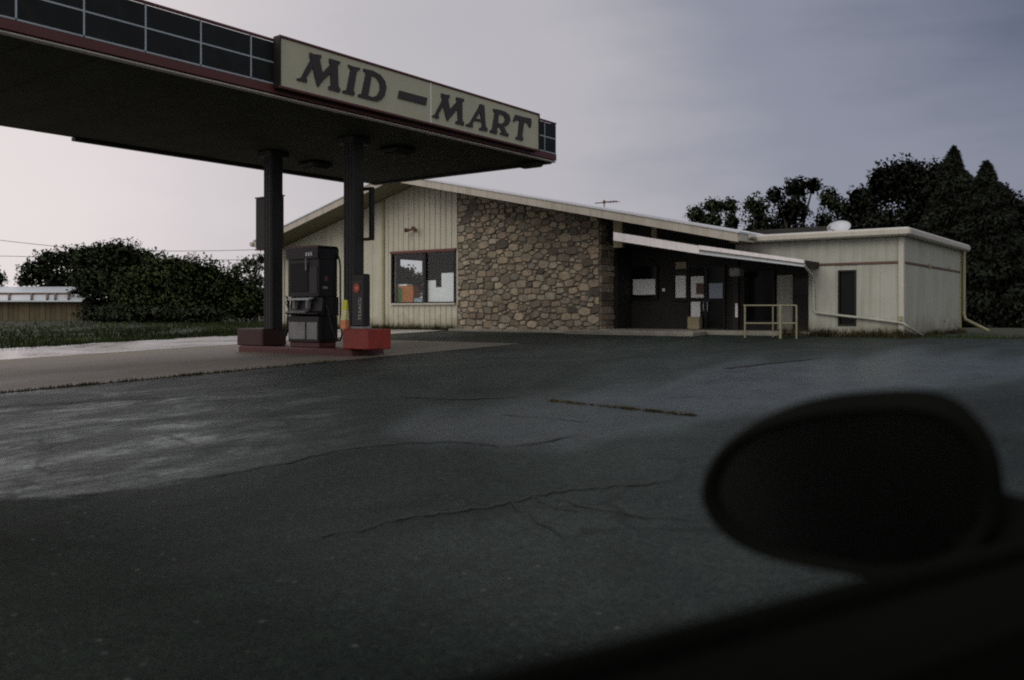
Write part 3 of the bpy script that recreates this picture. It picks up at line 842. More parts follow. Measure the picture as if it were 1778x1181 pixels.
# ---- fieldstone wall: every stone is built
RET = 0.74                                       # depth of the stone return at the porch
g = MB()
wall_cols(g, S_ST, SQ, ZB - 0.3, under, [], W0 + 0.002, W0 + RET)
stone_wall = g.build("stone_wall", M['mortar'], store)
rs = random.Random(21)
def clip_half(poly, nx, ny, d):
    """keep the side nx*x + ny*y <= d"""
    out = []
    for i, p in enumerate(poly):
        q = poly[(i + 1) % len(poly)]
        a, b = nx * p[0] + ny * p[1] - d, nx * q[0] + ny * q[1] - d
        if a <= 0: out.append(p)
        if (a < 0) != (b < 0) and abs(a - b) > 1e-9:
            k = a / (a - b); out.append((p[0] + (q[0] - p[0]) * k, p[1] + (q[1] - p[1]) * k))
    return out
def rubble(x0, x1, y0, y1, top):
    """seeds of unequal size, wider than high; each stone fills the room between its neighbours"""
    ax = 1.55
    seeds, tries = [], 0
    while tries < 26000:
        tries += 1
        r = (0.125 if tries < 240 else 0.098 if tries < 3600 else 0.072 if tries < 13000 else 0.046) * rs.uniform(0.85, 1.1)
        x, y = rs.uniform(x0, x1), rs.uniform(y0, y1)
        if y > top(x) + 0.05: continue
        # courses: pull the height to a loose row
        y = y + 0.03 * math.sin(y * 34)
        if all(math.hypot((x - q[0]) / ax, y - q[1]) > (r + q[2]) * 0.92 for q in seeds):
            seeds.append((x, y, r))
    out = []
    for i, (x, y, r) in enumerate(seeds):
        hx, ht, hb = r * ax * rs.uniform(0.95, 1.5), r * rs.uniform(0.8, 1.15), r * rs.uniform(0.8, 1.15)
        tl = rs.gauss(0, 0.10)
        poly = [(x - hx, y - hb - tl * hx), (x + hx, y - hb + tl * hx), (x + hx * rs.uniform(.8, 1), y + ht + tl * hx), (x - hx * rs.uniform(.8, 1), y + ht - tl * hx)]
        for (nx, ny, d) in ((-1, 0, -x0), (1, 0, x1), (0, -1, -y0)):
            poly = clip_half(poly, nx, ny, d)
        if len(poly) < 3: continue
        for j, (u, v, r2) in enumerate(seeds):
            if i == j or abs(u - x) > 1.0 or abs(v - y) > 0.8: continue
            dx, dy = (u - x) / (ax * ax), (v - y)
            d2 = ((u - x) / ax) ** 2 + (v - y) ** 2
            k = 0.5 + 0.5 * (r * r - r2 * r2) / d2
            poly = clip_half(poly, dx, dy, dx * x + dy * y + d2 * k)
            if len(poly) < 3: break
        if len(poly) < 3: continue
        s0_ = top(x) - 0.02; e_ = 0.01
        sl = (top(x + e_) - top(x - e_)) / (2 * e_)
        poly = clip_half(poly, -sl, 1, s0_ - sl * x)
        if len(poly) >= 3: out.append(poly)
    return out
def stone_mesh(poly, rs, put):
    cx = sum(p[0] for p in poly) / len(poly); cy = sum(p[1] for p in poly) / len(poly)
    ext = max(max(abs(p[0] - cx) for p in poly), 0.03)
    # round the corners, then draw the outline in by half a joint
    ring = []
    for i, p in enumerate(poly):
        q = poly[(i + 1) % len(poly)]
        if math.hypot(q[0] - p[0], q[1] - p[1]) < 0.025:
            ring.append(((p[0] + q[0]) / 2, (p[1] + q[1]) / 2)); continue
        k = rs.uniform(0.03, 0.09)
        ring.append((p[0] + (q[0] - p[0]) * k, p[1] + (q[1] - p[1]) * k)); ring.append((p[0] + (q[0] - p[0]) * (1 - k), p[1] + (q[1] - p[1]) * (1 - k)))
    if len(ring) < 3: return None
    gp = rs.uniform(0.006, 0.013)
    r2 = []
    for (px, py) in ring:
        dx, dy = px - cx, py - cy; L = math.hypot(dx, dy) or 1e-6
        f = max(0.3, 1 - gp / L) * rs.uniform(0.97, 1.02)
        r2.append((cx + dx * f, cy + dy * f))
    n = len(r2)
    d = rs.uniform(0.018, 0.05)
    tx, ty = rs.uniform(-.02, .02), rs.uniform(-.022, .022)
    V, F = [], []
    for (sc, dep) in ((1.0, -0.01), (0.97, 0.6 * d), (0.84, d)):
        for (px, py) in r2:
            q = dep if dep < 0 else max(dep + (px - cx) / ext * tx + (py - cy) / ext * ty, 0.004)
            V.append((cx + (px - cx) * sc, cy + (py - cy) * sc, q))
    for k in range(2):
        for i in range(n):
            j = (i + 1) % n
            F.append((k * n + i, k * n + j, k * n + n + j, k * n + n + i))
    F.append(tuple(range(2 * n, 3 * n)))
    return [put(*v) for v in V], F
def area_of(poly):
    return abs(sum(poly[i][0] * poly[(i + 1) % len(poly)][1] - poly[(i + 1) % len(poly)][0] * poly[i][1] for i in range(len(poly)))) / 2
stones = [(q, 'f') for q in rubble(S_ST + 0.01, SQ + 0.0, ZB - 0.02, under(S_ST) + 0.05, under)]
SM = [M['stone_a']] * 9 + [M['stone_b']] * 7 + [M['stone_c']] * 5 + [M['stone_d']] * 3
y = ZB - 0.02
while y < under(SQ) - 0.1:
    h = rs.uniform(0.12, 0.24)
    k = rs.uniform(0.35, 0.65) * RET
    yt = min(y + h, under(SQ) - 0.03)
    for (a, b) in ((W0, W0 + k), (W0 + k, W0 + RET)):
        stones.append(([(a, y), (b, y + rs.uniform(-.01, .01)), (b, yt), (a, yt + rs.uniform(-.01, .01))], 'r'))
    y += h
stones.sort(key=lambda q: -area_of(q[0]) * (1 if q[1] == 'f' else 0.5))
rest = MB()
cnt = 0
for (c, side_) in stones:
    put = (lambda a, b, d: (a, W0 - d, b)) if side_ == 'f' else (lambda a, b, d: (SQ + d, a, b))
    r_ = stone_mesh(c, rs, put)
    if r_ is None: continue
    V, F = r_
    if cnt < 296:
        s_ = MB(); s_.add(V, F); s_.build("stone", rs.choice(SM), stone_wall); cnt += 1
    else:
        rest.add(V, F)
if rest.v:
    tag(rest.build("stone_chips", M['stone_b'], stone_wall), kind='stuff')

# ---- porch recess
WR = W0 + 1.55
def X(px, w=WR): return on_w(px, 540, w)[0]
def Z(px, y, w=WR): return on_w(px, y, w)[1]
PZ = ZB + 0.10                                     # porch floor level
g = MB(); g.box(SQ + 0.02, S_R + 0.4, WR + 0.02, WR + 0.15, ZB - 0.1, REAVE_Z + 0.25)
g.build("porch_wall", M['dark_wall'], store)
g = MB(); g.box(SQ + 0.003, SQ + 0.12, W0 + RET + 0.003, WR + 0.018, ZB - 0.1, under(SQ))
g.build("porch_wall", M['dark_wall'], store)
g = MB(); g.box(SQ + 0.05, S_R - 0.02, W0 + 0.1, WR + 0.01, Z(1404, 458, W0) + 0.42, Z(1404, 458, W0) + 0.47)
# shop windows and doors of the recess
def shop_window(name, x0, x1, y0, y1, split_y=None, m=None, frame=0.04):
    s0, s1 = X(x0), X(x1)
    zt, zb = Z((x0 + x1) / 2, y0), max(Z((x0 + x1) / 2, y1), PZ)
    g = MB()
    g.box(s0, s0 + frame, WR - 0.06, WR + 0.018, zb, zt); g.box(s1 - frame, s1, WR - 0.06, WR + 0.018, zb, zt)
    g.box(s0 + frame, s1 - frame, WR - 0.06, WR + 0.018, zb, zb + frame); g.box(s0 + frame, s1 - frame, WR - 0.06, WR + 0.018, zt - frame, zt)
    rows = [(zb + frame, zt - frame)]
    if split_y:
        zm = Z((x0 + x1) / 2, split_y)
        g.box(s0 + frame, s1 - frame, WR - 0.06, WR + 0.018, zm - frame / 2, zm + frame / 2)
        rows = [(zb + frame, zm - frame / 2), (zm + frame / 2, zt - frame)]
    o = g.build(name, M['dark_frame'], store)
    for r in rows:
        p = MB(); p.box(s0 + frame, s1 - frame, WR - 0.02, WR - 0.012, r[0], r[1]); p.build("window_pane", M['dark_glass'], o)
    return o, (s0 + frame, s1 - frame, zb, zt)
shop_window("shop_window", 1068, 1095, 462, 520)
shop_window("shop_window", 1096, 1143, 462, 520)
shop_window("shop_window", 1170, 1195, 470, 522)
d1, dd = shop_window("shop_door", 1196, 1227, 462, 580, 519)
d2, _ = shop_window("shop_door", 1227.5, 1260, 462, 580, 520)
shop_window("shop_window", 1292, 1346, 470, 560)
for d, px in ((d1, 1224), (d2, 1231)):
    g = MB(); s_ = X(px); zz = Z(px, 540)
    g.tube([(s_, WR - 0.06, zz), (s_, WR - 0.10, zz + 0.02), (s_, WR - 0.10, zz + 0.23), (s_, WR - 0.06, zz + 0.25)], 0.012, 6); g.build("door_handle", M['dish'], d)
# lit wall piece and the dark side door at the right end of the recess
g = MB(); g.box(X(1350), X(1377), WR - 0.03, WR + 0.018, PZ - 0.15, Z(1360, 478)); g.build("wall_board", M['annex'], store)
g = MB(); g.box(X(1378), X(1409), WR - 0.05, WR + 0.018, PZ, Z(1390, 480)); sdoor = g.build("side_door", M['dark_frame'], store)
g = MB(); g.box(X(1381), X(1407), WR - 0.056, WR - 0.0505, PZ + 0.9, Z(1390, 485)); g.build("window_pane", M['dark_glass'], sdoor)
# porch post with a wide head
s_ = X(1279, WR - 0.5)
g = MB(); g.box(s_ - 0.07, s_ + 0.07, WR - 0.57, WR - 0.43, PZ - 0.1, Z(1279, 445, WR - .5))
post = g.build("porch_post", M['dark_wall'], store)
g = MB(); zc = Z(1279, 480, WR - .5)
g.bbox(s_ - 0.15, s_ + 0.15, WR - 0.65, WR - 0.35, zc, zc + 0.22, 0.03); g.build("post_head", M['grey_strip'], post)

# lower sloping porch roof with its white board; the right part has lost its cover
PF = W0 - OV + 0.12
PL = (on_w(1065, 403, PF), on_w(1065, 417.5, PF))
PR = (on_w(1396, 452, PF), on_w(1396, 463, PF))
PM = (on_w(1214, 427, PF), on_w(1214, 441, PF))
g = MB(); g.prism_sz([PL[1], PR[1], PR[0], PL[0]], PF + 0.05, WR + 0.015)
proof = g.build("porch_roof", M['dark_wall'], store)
g = MB(); g.prism_sz([PL[1], PM[1], PM[0], PL[0]], PF, PF + 0.048); g.build("fascia_board", M['white'], proof)
def lerp(a, b, t): return (a[0] + (b[0] - a[0]) * t, a[1] + (b[1] - a[1]) * t)
def band(t0, t1, w0, w1):
    A0, A1 = lerp(PM[1], PM[0], t0), lerp(PM[1], PM[0], t1); B0, B1 = lerp(PR[1], PR[0], t0), lerp(PR[1], PR[0], t1)
    return MB().prism_sz([A0, B0, B1, A1], w0, w1)
band(0.55, 1.08, PF - 0.02, PF + 0.048).build("drip_edge", M['white'], proof)
band(0.22, 0.545, PF + 0.02, PF + 0.048).build("bare_board", M['grey_strip'], proof)
band(-0.03, 0.215, PF + 0.005, PF + 0.048).build("drip_edge", M['dish'], proof)
# dark gap between the two roofs with short pale posts
g = MB()
q0, q1 = SQ + 0.01, REAVE_S - 0.1
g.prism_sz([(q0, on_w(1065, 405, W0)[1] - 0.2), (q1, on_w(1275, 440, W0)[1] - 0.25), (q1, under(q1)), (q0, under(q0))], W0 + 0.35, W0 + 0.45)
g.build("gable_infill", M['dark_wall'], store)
for x0, x1 in ((1066, 1081), (1132, 1141)):
    a, b = on_w(x0, 395, W0 - 0.02)[0], on_w(x1, 395, W0 - 0.02)[0]
    zb0 = on_w((x0 + x1) / 2, 430, W0)[1]
    g = MB(); g.prism_sz([(a, zb0), (b, zb0), (b, under(b)), (a, under(a))], W0 - 0.05, W0 + 0.08); g.build("gap_post", M['tan'], store)

# pavement in front of the porch
g = MB()
g.bbox(SQ - 0.55, X(1232, W0), W0 - 0.95, W0 - 0.11, ZB - 0.2, ZB + 0.08, 0.02)
g.solo("sidewalk", M['kerb'], kind='structure')
g = MB()
g.bbox(SQ + 0.03, S_R + 0.1, W0 - 0.10, WR + 0.01, ZB - 0.2, PZ, 0.02)
g.solo("porch_floor", M['kerb'], kind='structure')
g = MB(); g.bbox(S_ST - 0.05, SQ - 0.56, W0 - 0.42, W0 - 0.11, ZB - 0.2, ZB + 0.06, 0.02)
g.solo("kerb", M['kerb'], kind='structure')

# ------------------------------------------------------------------ flat-roofed annex
AX1 = on_w(1567, 560, W0)[0]
AXL = on_w(1277, 425, W0)[0]
AD = on_s(1667, 500, AX1)[0] - W0                # depth of the annex
AZT = on_w(1567, 410, W0)[1]
annex = thing("flat_roof_annex", "small pale flat-roofed annex at the right end of the store", "building", (S_R + AX1) / 2, W0, ZB)
aw = (on_w(1455, 500, W0)[0], on_w(1487, 500, W0)[0], on_w(1470, 566, W0)[1], on_w(1470, 469, W0)[1])
g = MB()
S_A = S_R
fl = lambda s: AZT
cuts = [S_A, aw[0], aw[1], AX1]
g.box(S_A, aw[0], W0, W0 + 0.15, ZB - 0.3, AZT); g.box(aw[1], AX1, W0, W0 + 0.15, ZB - 0.3, AZT)
g.box(aw[0], aw[1], W0, W0 + 0.15, ZB - 0.3, aw[2]); g.box(aw[0], aw[1], W0, W0 + 0.15, aw[3], AZT)
g.build("front_wall", M['annex'], annex)
pz_r = lerp(PL[0], PR[0], 1.0)[1]
PL2, PR2 = on_w(1065, 416, W0), on_w(1396, 462, W0)
prl = lambda s: PL2[1] + (s - PL2[0]) * (PR2[1] - PL2[1]) / (PR2[0] - PL2[0])
g = MB(); g.prism_sz([(AXL, prl(AXL) + 0.05), (S_A - 0.001, prl(S_A) + 0.05), (S_A - 0.001, AZT), (AXL, AZT)], W0 + 0.02, W0 + 0.15); g.build("upper_wall", M['annex'], annex)
g = MB(); g.box(AX1 - 0.15, AX1, W0 + 0.151, W0 + AD, ZB - 0.3, AZT); g.build("side_wall", M['annex'], annex)
g = MB(); g.box(S_A, S_A + 0.15, W0 + 0.151, W0 + AD, ZB - 0.3, AZT - 0.002); g.box(S_A + 0.151, AX1 - 0.151, W0 + AD - 0.15, W0 + AD, ZB - 0.3, AZT); g.build("back_wall", M['annex'], annex)
zb1 = on_w(1564, 455, W0)[1]
g = MB(); g.bbox(S_A - 0.05, AX1 - 0.09, W0 - 0.03, W0 - 0.001, zb1 - 0.03, zb1 + 0.02, 0.006); g.build("band_trim", M['rustmetal'], annex)
g = MB(); g.bbox(AX1 + 0.001, AX1 + 0.03, W0 + 0.09, W0 + AD - 0.05, zb1 - 0.03, zb1 + 0.02, 0.006); g.build("band_trim", M['rustmetal'], annex)
# wall sheets between joints stand a little proud
for (a, b, z0_, z1_) in ((S_A + 0.03, aw[0] - 0.05, ZB + 0.05, zb1 - 0.035), (aw[1] + 0.05, aw[1] + (AX1 - aw[1]) * 0.52, ZB + 0.05, zb1 - 0.035), (aw[1] + (AX1 - aw[1]) * 0.53, AX1 - 0.1, ZB + 0.05, zb1 - 0.035),
                         (S_A + 0.0, (S_A + AX1) / 2 - 0.005, zb1 + 0.025, AZT - 0.02), ((S_A + AX1) / 2 + 0.005, AX1 - 0.1, zb1 + 0.025, AZT - 0.02)):
    g = MB(); g.box(a, b, W0 - 0.008, W0 - 0.0005, z0_, z1_); g.build("wall_sheet", M['annex'], annex)
for k in range(4):
    a, b = W0 + 0.1 + k * (AD - 0.2) / 4 + 0.005, W0 + 0.1 + (k + 1) * (AD - 0.2) / 4 - 0.005
    for z0_, z1_ in ((ZB + 0.04, zb1 - 0.035), (zb1 + 0.025, AZT - 0.02)):
        g = MB(); g.box(AX1 + 0.0005, AX1 + 0.008, a, b, z0_, z1_); g.build("wall_sheet", M['annex'], annex)
g = MB(); g.bbox(AX1 - 0.085, AX1 + 0.035, W0 - 0.035, W0 + 0.085, ZB - 0.05, AZT - 0.005, 0.012); g.build("corner_trim", M['cream_trim'], annex)
g = MB(); g.bbox(AX1 - 0.02, AX1 + 0.04, W0 + AD - 0.10, W0 + AD + 0.02, ZB - 0.05, AZT - 0.005, 0.012); g.build("corner_trim", M['trim_dark'], annex)
# narrow dark window
g = MB(); f_ = 0.035
g.box(aw[0], aw[0] + f_, W0 - 0.02, W0 + 0.1, aw[2], aw[3]); g.box(aw[1] - f_, aw[1], W0 - 0.02, W0 + 0.1, aw[2], aw[3])
g.box(aw[0] + f_, aw[1] - f_, W0 - 0.02, W0 + 0.1, aw[2], aw[2] + f_); g.box(aw[0] + f_, aw[1] - f_, W0 - 0.02, W0 + 0.1, aw[3] - f_, aw[3])
nw = g.build("window", M['dark_frame'], annex)
g = MB(); g.box(aw[0] + f_, aw[1] - f_, W0 + 0.05, W0 + 0.06, aw[2] + f_, aw[3] - f_); g.build("window_pane", M['dark_glass'], nw)
# roof slab with a thick pale edge
g = MB(); RO = 0.28
AXR = AX1 + 0.22
g.bbox(AXL - 0.05, AXR, W0 - RO, W0 + AD + 0.25, AZT - 0.0, AZT + 0.165, 0.035)
arf = g.build("roof", M['cream_trim'], annex)
g = MB(); g.box(AXL, AXR - 0.05, W0 - RO + 0.05, W0 + AD + 0.2, AZT + 0.166, AZT + 0.18); g.build("roof_sheet", M['roof_metal'], arf)
# rain pipe wandering over the front wall
def pw(x, y, dw=0.07): s_, z_ = on_w(x, y, W0 - dw); return (s_, W0 - dw, z_)
pts = [pw(1396, 460, OV - 0.14), pw(1399, 465, OV - 0.2), pw(1411, 478), pw(1412.5, 500), pw(1413, 538), pw(1416, 543), pw(1440, 546), pw(1500, 552.5), pw(1560, 560), pw(1569, 562, 0.09)]
gp = on_g(1602, 585)
pts += [pw(1578, 568, 0.12), (gp[0], gp[1], gz(gp[1]) + 0.03)]
g = MB(); g.tube(pts, 0.030, 8); g.build("downspout", M['annex'], annex)
# second pipe on the back corner with its foot out on the ground
w_, z_ = W0 + AD - 0.02, ZB
pts = [(AX1 + 0.1, w_, AZT), (AX1 + 0.1, w_, z_ + 0.5), (AX1 + 0.14, w_ - 0.0, z_ + 0.36), (AX1 + 0.75, w_ - 0.2, z_ + 0.05)]
g = MB(); g.tube(pts, 0.045, 8); g.build("downspout", M['trim_dark'], annex)
# small fittings on the annex walls
for (x, y) in ((1564, 553), (1412, 465)):
    s_, z_ = on_w(x, y, W0 - 0.03)
    g = MB(); g.bbox(s_ - 0.04, s_ + 0.04, W0 - 0.09, W0 - 0.036, z_ - 0.06, z_ + 0.06, 0.01); g.build("junction_box", M['trim_dark'], annex)
for (x, y, r_) in ((1613, 462, 0.06), (1648, 466, 0.05), (1640, 557, 0.04)):
    w_, z_ = on_s(x, y, AX1 + 0.012)
    g = MB(); g.bbox(AX1 + 0.009, AX1 + 0.05, w_ - r_, w_ + r_, z_ - r_, z_ + r_, 0.008); g.build("wall_vent", M['trim_dark'], annex)

# ------------------------------------------------------------------ fuel canopy
CS1 = on_s(500, 300, 1) and -11.29                # near long side
c_w, c_s = None, None
CS0, CW0, CW1 = CS1 - 5.86, -6.0, 16.47
CZ0 = 4.50                                        # soffit
CZ1 = 5.36
canopy = thing("fuel_canopy", "long black fuel canopy with pale grid lines and a red band on dark columns", "canopy", (CS0 + CS1) / 2, 11.87, gz(11.87))
g = MB(); g.box(CS0 + 0.02, CS1 - 0.02, CW0 + 0.02, CW1 - 0.02, CZ0 + 0.06, CZ1 - 0.05)
g.build("canopy_deck", M['canopy_dark'], canopy)
# soffit sheets run across the canopy
k = CW0 + 0.03; nsh = 26; step = (CW1 - 0.03 - k) / nsh
for i in range(nsh):
    g = MB(); g.box(CS0 + 0.03, CS1 - 0.03, k + i * step + 0.006, k + (i + 1) * step - 0.006, CZ0 + 0.012 + 0.002 * (i % 2), CZ0 + 0.0595)
    g.build("soffit_sheet", M['canopy_soffit'], canopy)
xs = [27, 145, 252, 348, 435]
cuts = [on_s(x, 60, CS1)[0] for x in xs]
pit = cuts[-1] - cuts[-2]
while cuts[0] > CW0 + 0.5: cuts.insert(0, cuts[0] - (cuts[1] - cuts[0]))
cuts = [c for c in cuts if c > CW0 + 0.3]
while cuts[-1] < CW1 - 0.3: cuts.append(cuts[-1] + pit)
endcut = on_s(945, 230, CS1)[0]
cuts = [c for c in cuts if c < endcut - 0.5] + [endcut]
edges = [CW0] + cuts + [CW1]
RB = CZ0 + 0.15                                   # top of the red band
HR = (CZ1 - 0.03 - RB - 0.03) / 2
rows = [(RB + 0.03, RB + 0.03 + HR), (RB + 0.03 + HR, CZ1 - 0.03)]
def fascia(face_s, sign, along, mk):
    pass
GL = 0.022
for a, b in zip(edges[:-1], edges[1:]):
    for (z0_, z1_) in rows:
        g = MB(); g.bbox(CS1 - 0.019, CS1 + 0.012, a + GL / 2 + 0.001, b - GL / 2 - 0.001, z0_ + GL / 2 + 0.001, z1_ - GL / 2 - 0.001, 0.004)
        g.build("fascia_panel", M['canopy_panel'], canopy)
for c in edges[1:-1]:
    g = MB(); g.box(CS1 - 0.018, CS1 + 0.016, c - GL / 2, c + GL / 2, RB + 0.042, CZ1 - 0.032); g.build("grid_bar", M['grid'], canopy)
for zc in (rows[0][0], rows[0][1]):
    for a, b in zip(edges[:-1], edges[1:]):
        g = MB(); g.box(CS1 - 0.018, CS1 + 0.0155, a + GL / 2, b - GL / 2, zc - GL / 2, zc + GL / 2); g.build("grid_bar", M['grid'], canopy)
g = MB(); g.bbox(CS1 - 0.018, CS1 + 0.022, CW0, CW1, CZ1 - 0.029, CZ1 + 0.012, 0.006); g.build("top_trim", M['red'], canopy)
g = MB(); g.bbox(CS1 - 0.018, CS1 + 0.02, CW0, CW1, CZ0 + 0.03, RB + 0.014, 0.006); g.build("red_band", M['red'], canopy)
g = MB(); g.bbox(CS1 - 0.10, CS1 + 0.01, CW0, CW1, CZ0 - 0.012, CZ0 + 0.0115, 0.006); g.build("bottom_trim", M['pale_strip'], canopy)
# end and far faces
g = MB(); g.box(CS0, CS1 - 0.03, CW1 - 0.0195, CW1 + 0.015, CZ0 + 0.03, CZ1 + 0.01); g.build("end_fascia", M['canopy_panel'], canopy)
g = MB(); g.box(CS0 - 0.015, CS0 + 0.0195, CW0, CW1, CZ0 + 0.03, CZ1 + 0.01); g.build("far_fascia", M['canopy_panel'], canopy)
wb = on_s(125, 243, CS0)[0]
g = MB(); g.box(CS0 - 0.02, CS0 + 0.12, wb, CW1 - 0.55, CZ0 - 0.055, CZ0 + 0.011); g.build("eave_channel", M['canopy_dark'], canopy)
g = MB(); g.box(CS0 + 0.13, CS1 - 0.12, CW1 - 0.14, CW1 + 0.01, CZ0 - 0.03, CZ0 + 0.011); g.build("eave_channel", M['canopy_dark'], canopy)
g = MB(); g.bbox(CS1 - 0.75, CS1 - 0.22, CW1 - 0.40, CW1 - 0.15, CZ0 - 0.11, CZ0 + 0.011, 0.03); g.build("drain_box", M['canopy_dark'], canopy)
# unlit lamps under the soffit
for (x, y) in ((690, 258), (548, 283)):
    k = (x - CX) / FPX; Y = FPX * (CZ0 - EYE) / (HY - y); p = to_sw((k * Y, Y))
    g = MB(); g.bbox(p[0] - 0.30, p[0] + 0.30, p[1] - 0.30, p[1] + 0.30, CZ0 - 0.11, CZ0 + 0.011, 0.05)
    lf = g.build("canopy_lamp", M['canopy_dark'], canopy)
    g = MB(); g.bbox(p[0] - 0.21, p[0] + 0.21, p[1] - 0.21, p[1] + 0.21, CZ0 - 0.135, CZ0 - 0.111, 0.02); g.build("lamp_lens", M['canopy_soffit'], lf)
# columns
COLW = 11.87
COLS = [-12.86, -15.31]
for cs in COLS:
    g = MB(); g.bbox(cs - 0.145, cs + 0.145, COLW - 0.145, COLW + 0.145, gz(COLW) + 0.1, CZ0 + 0.011, 0.02)
    c_ = g.build("column", M['column'], canopy)
    g = MB(); g.bbox(cs - 0.24, cs + 0.24, COLW - 0.24, COLW + 0.24, CZ0 - 0.12, CZ0 + 0.010, 0.02); g.build("column_head", M['column'], c_)
    for q in (-0.09, 0.0, 0.09):
        g = MB(); g.box(cs + q - 0.008, cs + q + 0.008, COLW - 0.152, COLW - 0.1455, gz(COLW) + 0.5, CZ0 - 0.13); g.build("column_seam", M['rubber'], c_)

# ------------------------------------------------------------------ shop sign on the canopy
SS = CS1 + 0.16
sg0 = on_s(487, 150, SS)[0]; sg1 = on_s(935, 263, SS)[0]
sz0 = on_s(487, 150, SS)[1]; sz1 = on_s(487, 64, SS)[1]
sign = thing("shop_sign", "long cream shop sign reading MID-MART in dark letters on the canopy edge", "sign", SS, (sg0 + sg1) / 2, sz0)
g = MB(); g.box(CS1 + 0.024, SS - 0.02, sg0 - 0.03, sg1 + 0.03, sz0 - 0.02, sz1 + 0.02); g.build("sign_case", M['dark_frame'], sign)
wm = on_s(748, 180, SS)[0]
for a, b in ((sg0, wm - 0.02), (wm + 0.02, sg1)):
    g = MB(); g.bbox(SS - 0.019, SS, a, b, sz0 + 0.012, sz1 - 0.012, 0.004); g.build("sign_face", M['sign'], sign)
g = MB(); g.box(SS - 0.019, SS + 0.004, wm - 0.0195, wm + 0.0195, sz0 + 0.012, sz1 - 0.012); g.build("sign_seam", M['seam'], sign)
for zc, nm in ((sz0 - 0.008, 0), (sz1 + 0.008, 1)):
    g = MB(); g.bbox(SS - 0.019, SS + 0.02, sg0 - 0.03, sg1 + 0.03, zc - 0.0195, zc + 0.0195, 0.005); g.build("sign_edge", M['red'], sign)
for w_ in (sg0 - 0.016, sg1 + 0.016):
    g = MB(); g.box(SS - 0.019, SS + 0.018, w_ - 0.0135, w_ + 0.0135, sz0 + 0.012, sz1 - 0.012); g.build("sign_edge", M['dark_frame'], sign)
A3 = lambda p: (500 + p[0] / 6.838, 80 + p[1] / 6.838)
A4 = lambda p: (730 + p[0] / 7.408, 140 + p[1] / 7.408)
GLY = [
 (A3, [[(95,390),(150,375),(262,165),(250,125),(252,78),(300,98),(388,110),(383,148),(368,160),(403,322),(495,225),(480,190),(487,150),(540,165),(614,190),(605,215),(582,230),(590,480),(615,515),(608,552),(550,535),(473,515),(478,480),(505,465),(497,325),(400,422),(350,487),(333,455),(287,255),(205,385),(220,405),(215,438),(160,420),(105,408)]]),
 (A3, [[(708,222),(775,248),(850,262),(845,285),(810,300),(770,530),(783,560),(778,590),(710,575),(640,555),(645,530),(690,520),(738,275),(712,255)]]),
 (A3, [[(890,268),(1000,295),(1090,345),(1145,420),(1160,500),(1140,590),(1100,640),(1050,658),(960,640),(825,602),(830,575),(870,565),(920,320),(890,300)], [(985,345),(945,590),(1000,610),(1050,590),(1085,530),(1085,450),(1050,385)]]),
 (A3, [[(1315,530),(1645,618),(1630,705),(1300,620)]]),
 (A4, [[(138,462),(180,435),(275,250),(260,205),(262,165),(310,180),(370,190),(365,225),(345,235),(372,375),(465,270),(450,245),(455,215),(500,225),(555,240),(550,268),(528,280),(530,510),(553,545),(550,580),(500,565),(445,555),(450,525),(475,515),(470,370),(380,470),(337,525),(322,480),(285,325),(220,445),(230,470),(222,495),(180,480)]]),
 (A4, [[(755,303),(812,318),(830,590),(855,620),(852,655),(800,645),(750,635),(752,610),(785,595),(782,535),(690,515),(660,560),(668,580),(662,605),(620,595),(580,585),(585,560),(625,548),(745,340)], [(757,405),(705,490),(775,502)]]),
 (A4, [[(930,365),(1000,375),(1080,400),(1135,445),(1150,510),(1120,570),(1070,600),(1100,670),(1128,690),(1122,722),(1070,708),(1018,695),(1022,668),(1045,660),(1010,600),(990,585),(975,640),(980,665),(975,692),(930,680),(885,665),(890,640),(915,630),(950,410),(930,395)], [(1000,430),(990,545),(1040,560),(1075,530),(1085,490),(1060,445)]]),
 (A4, [[(1215,440),(1300,465),(1415,490),(1420,550),(1410,605),(1390,600),(1375,555),(1325,530),(1300,720),(1315,745),(1308,775),(1260,765),(1212,750),(1220,728),(1245,718),(1268,515),(1230,510),(1195,530),(1183,520)]]),
]
def flat_glyph(loops, thick):
    """2-D loops with holes -> solid mesh in the x/y plane, z = -thick..thick"""
    cu = bpy.data.curves.new("glyph", 'CURVE'); cu.dimensions = '2D'; cu.fill_mode = 'BOTH'; cu.extrude = thick
    for lp in loops:
        sp = cu.splines.new('POLY'); sp.points.add(len(lp) - 1); sp.use_cyclic_u = True
        for i, p in enumerate(lp): sp.points[i].co = (p[0], p[1], 0, 1)
    ob = bpy.data.objects.new("glyph", cu); COL.objects.link(ob)
    dg = bpy.context.evaluated_depsgraph_get()
    me = bpy.data.meshes.new_from_object(ob.evaluated_get(dg))
    vs = [tuple(v.co) for v in me.vertices]; fs = [tuple(p.vertices) for p in me.polygons]
    bpy.data.objects.remove(ob); bpy.data.curves.remove(cu); bpy.data.meshes.remove(me)
    return vs, fs
for fn, loops in GLY:
    lp2 = [[on_s(*fn(p), SS) for p in lp] for lp in loops]
    vs, fs = flat_glyph(lp2, 0.012)
    g = MB(); g.add([(SS + 0.013 + z, x, y) for x, y, z in vs], fs)
    g.build("letter", M['letter'], sign)

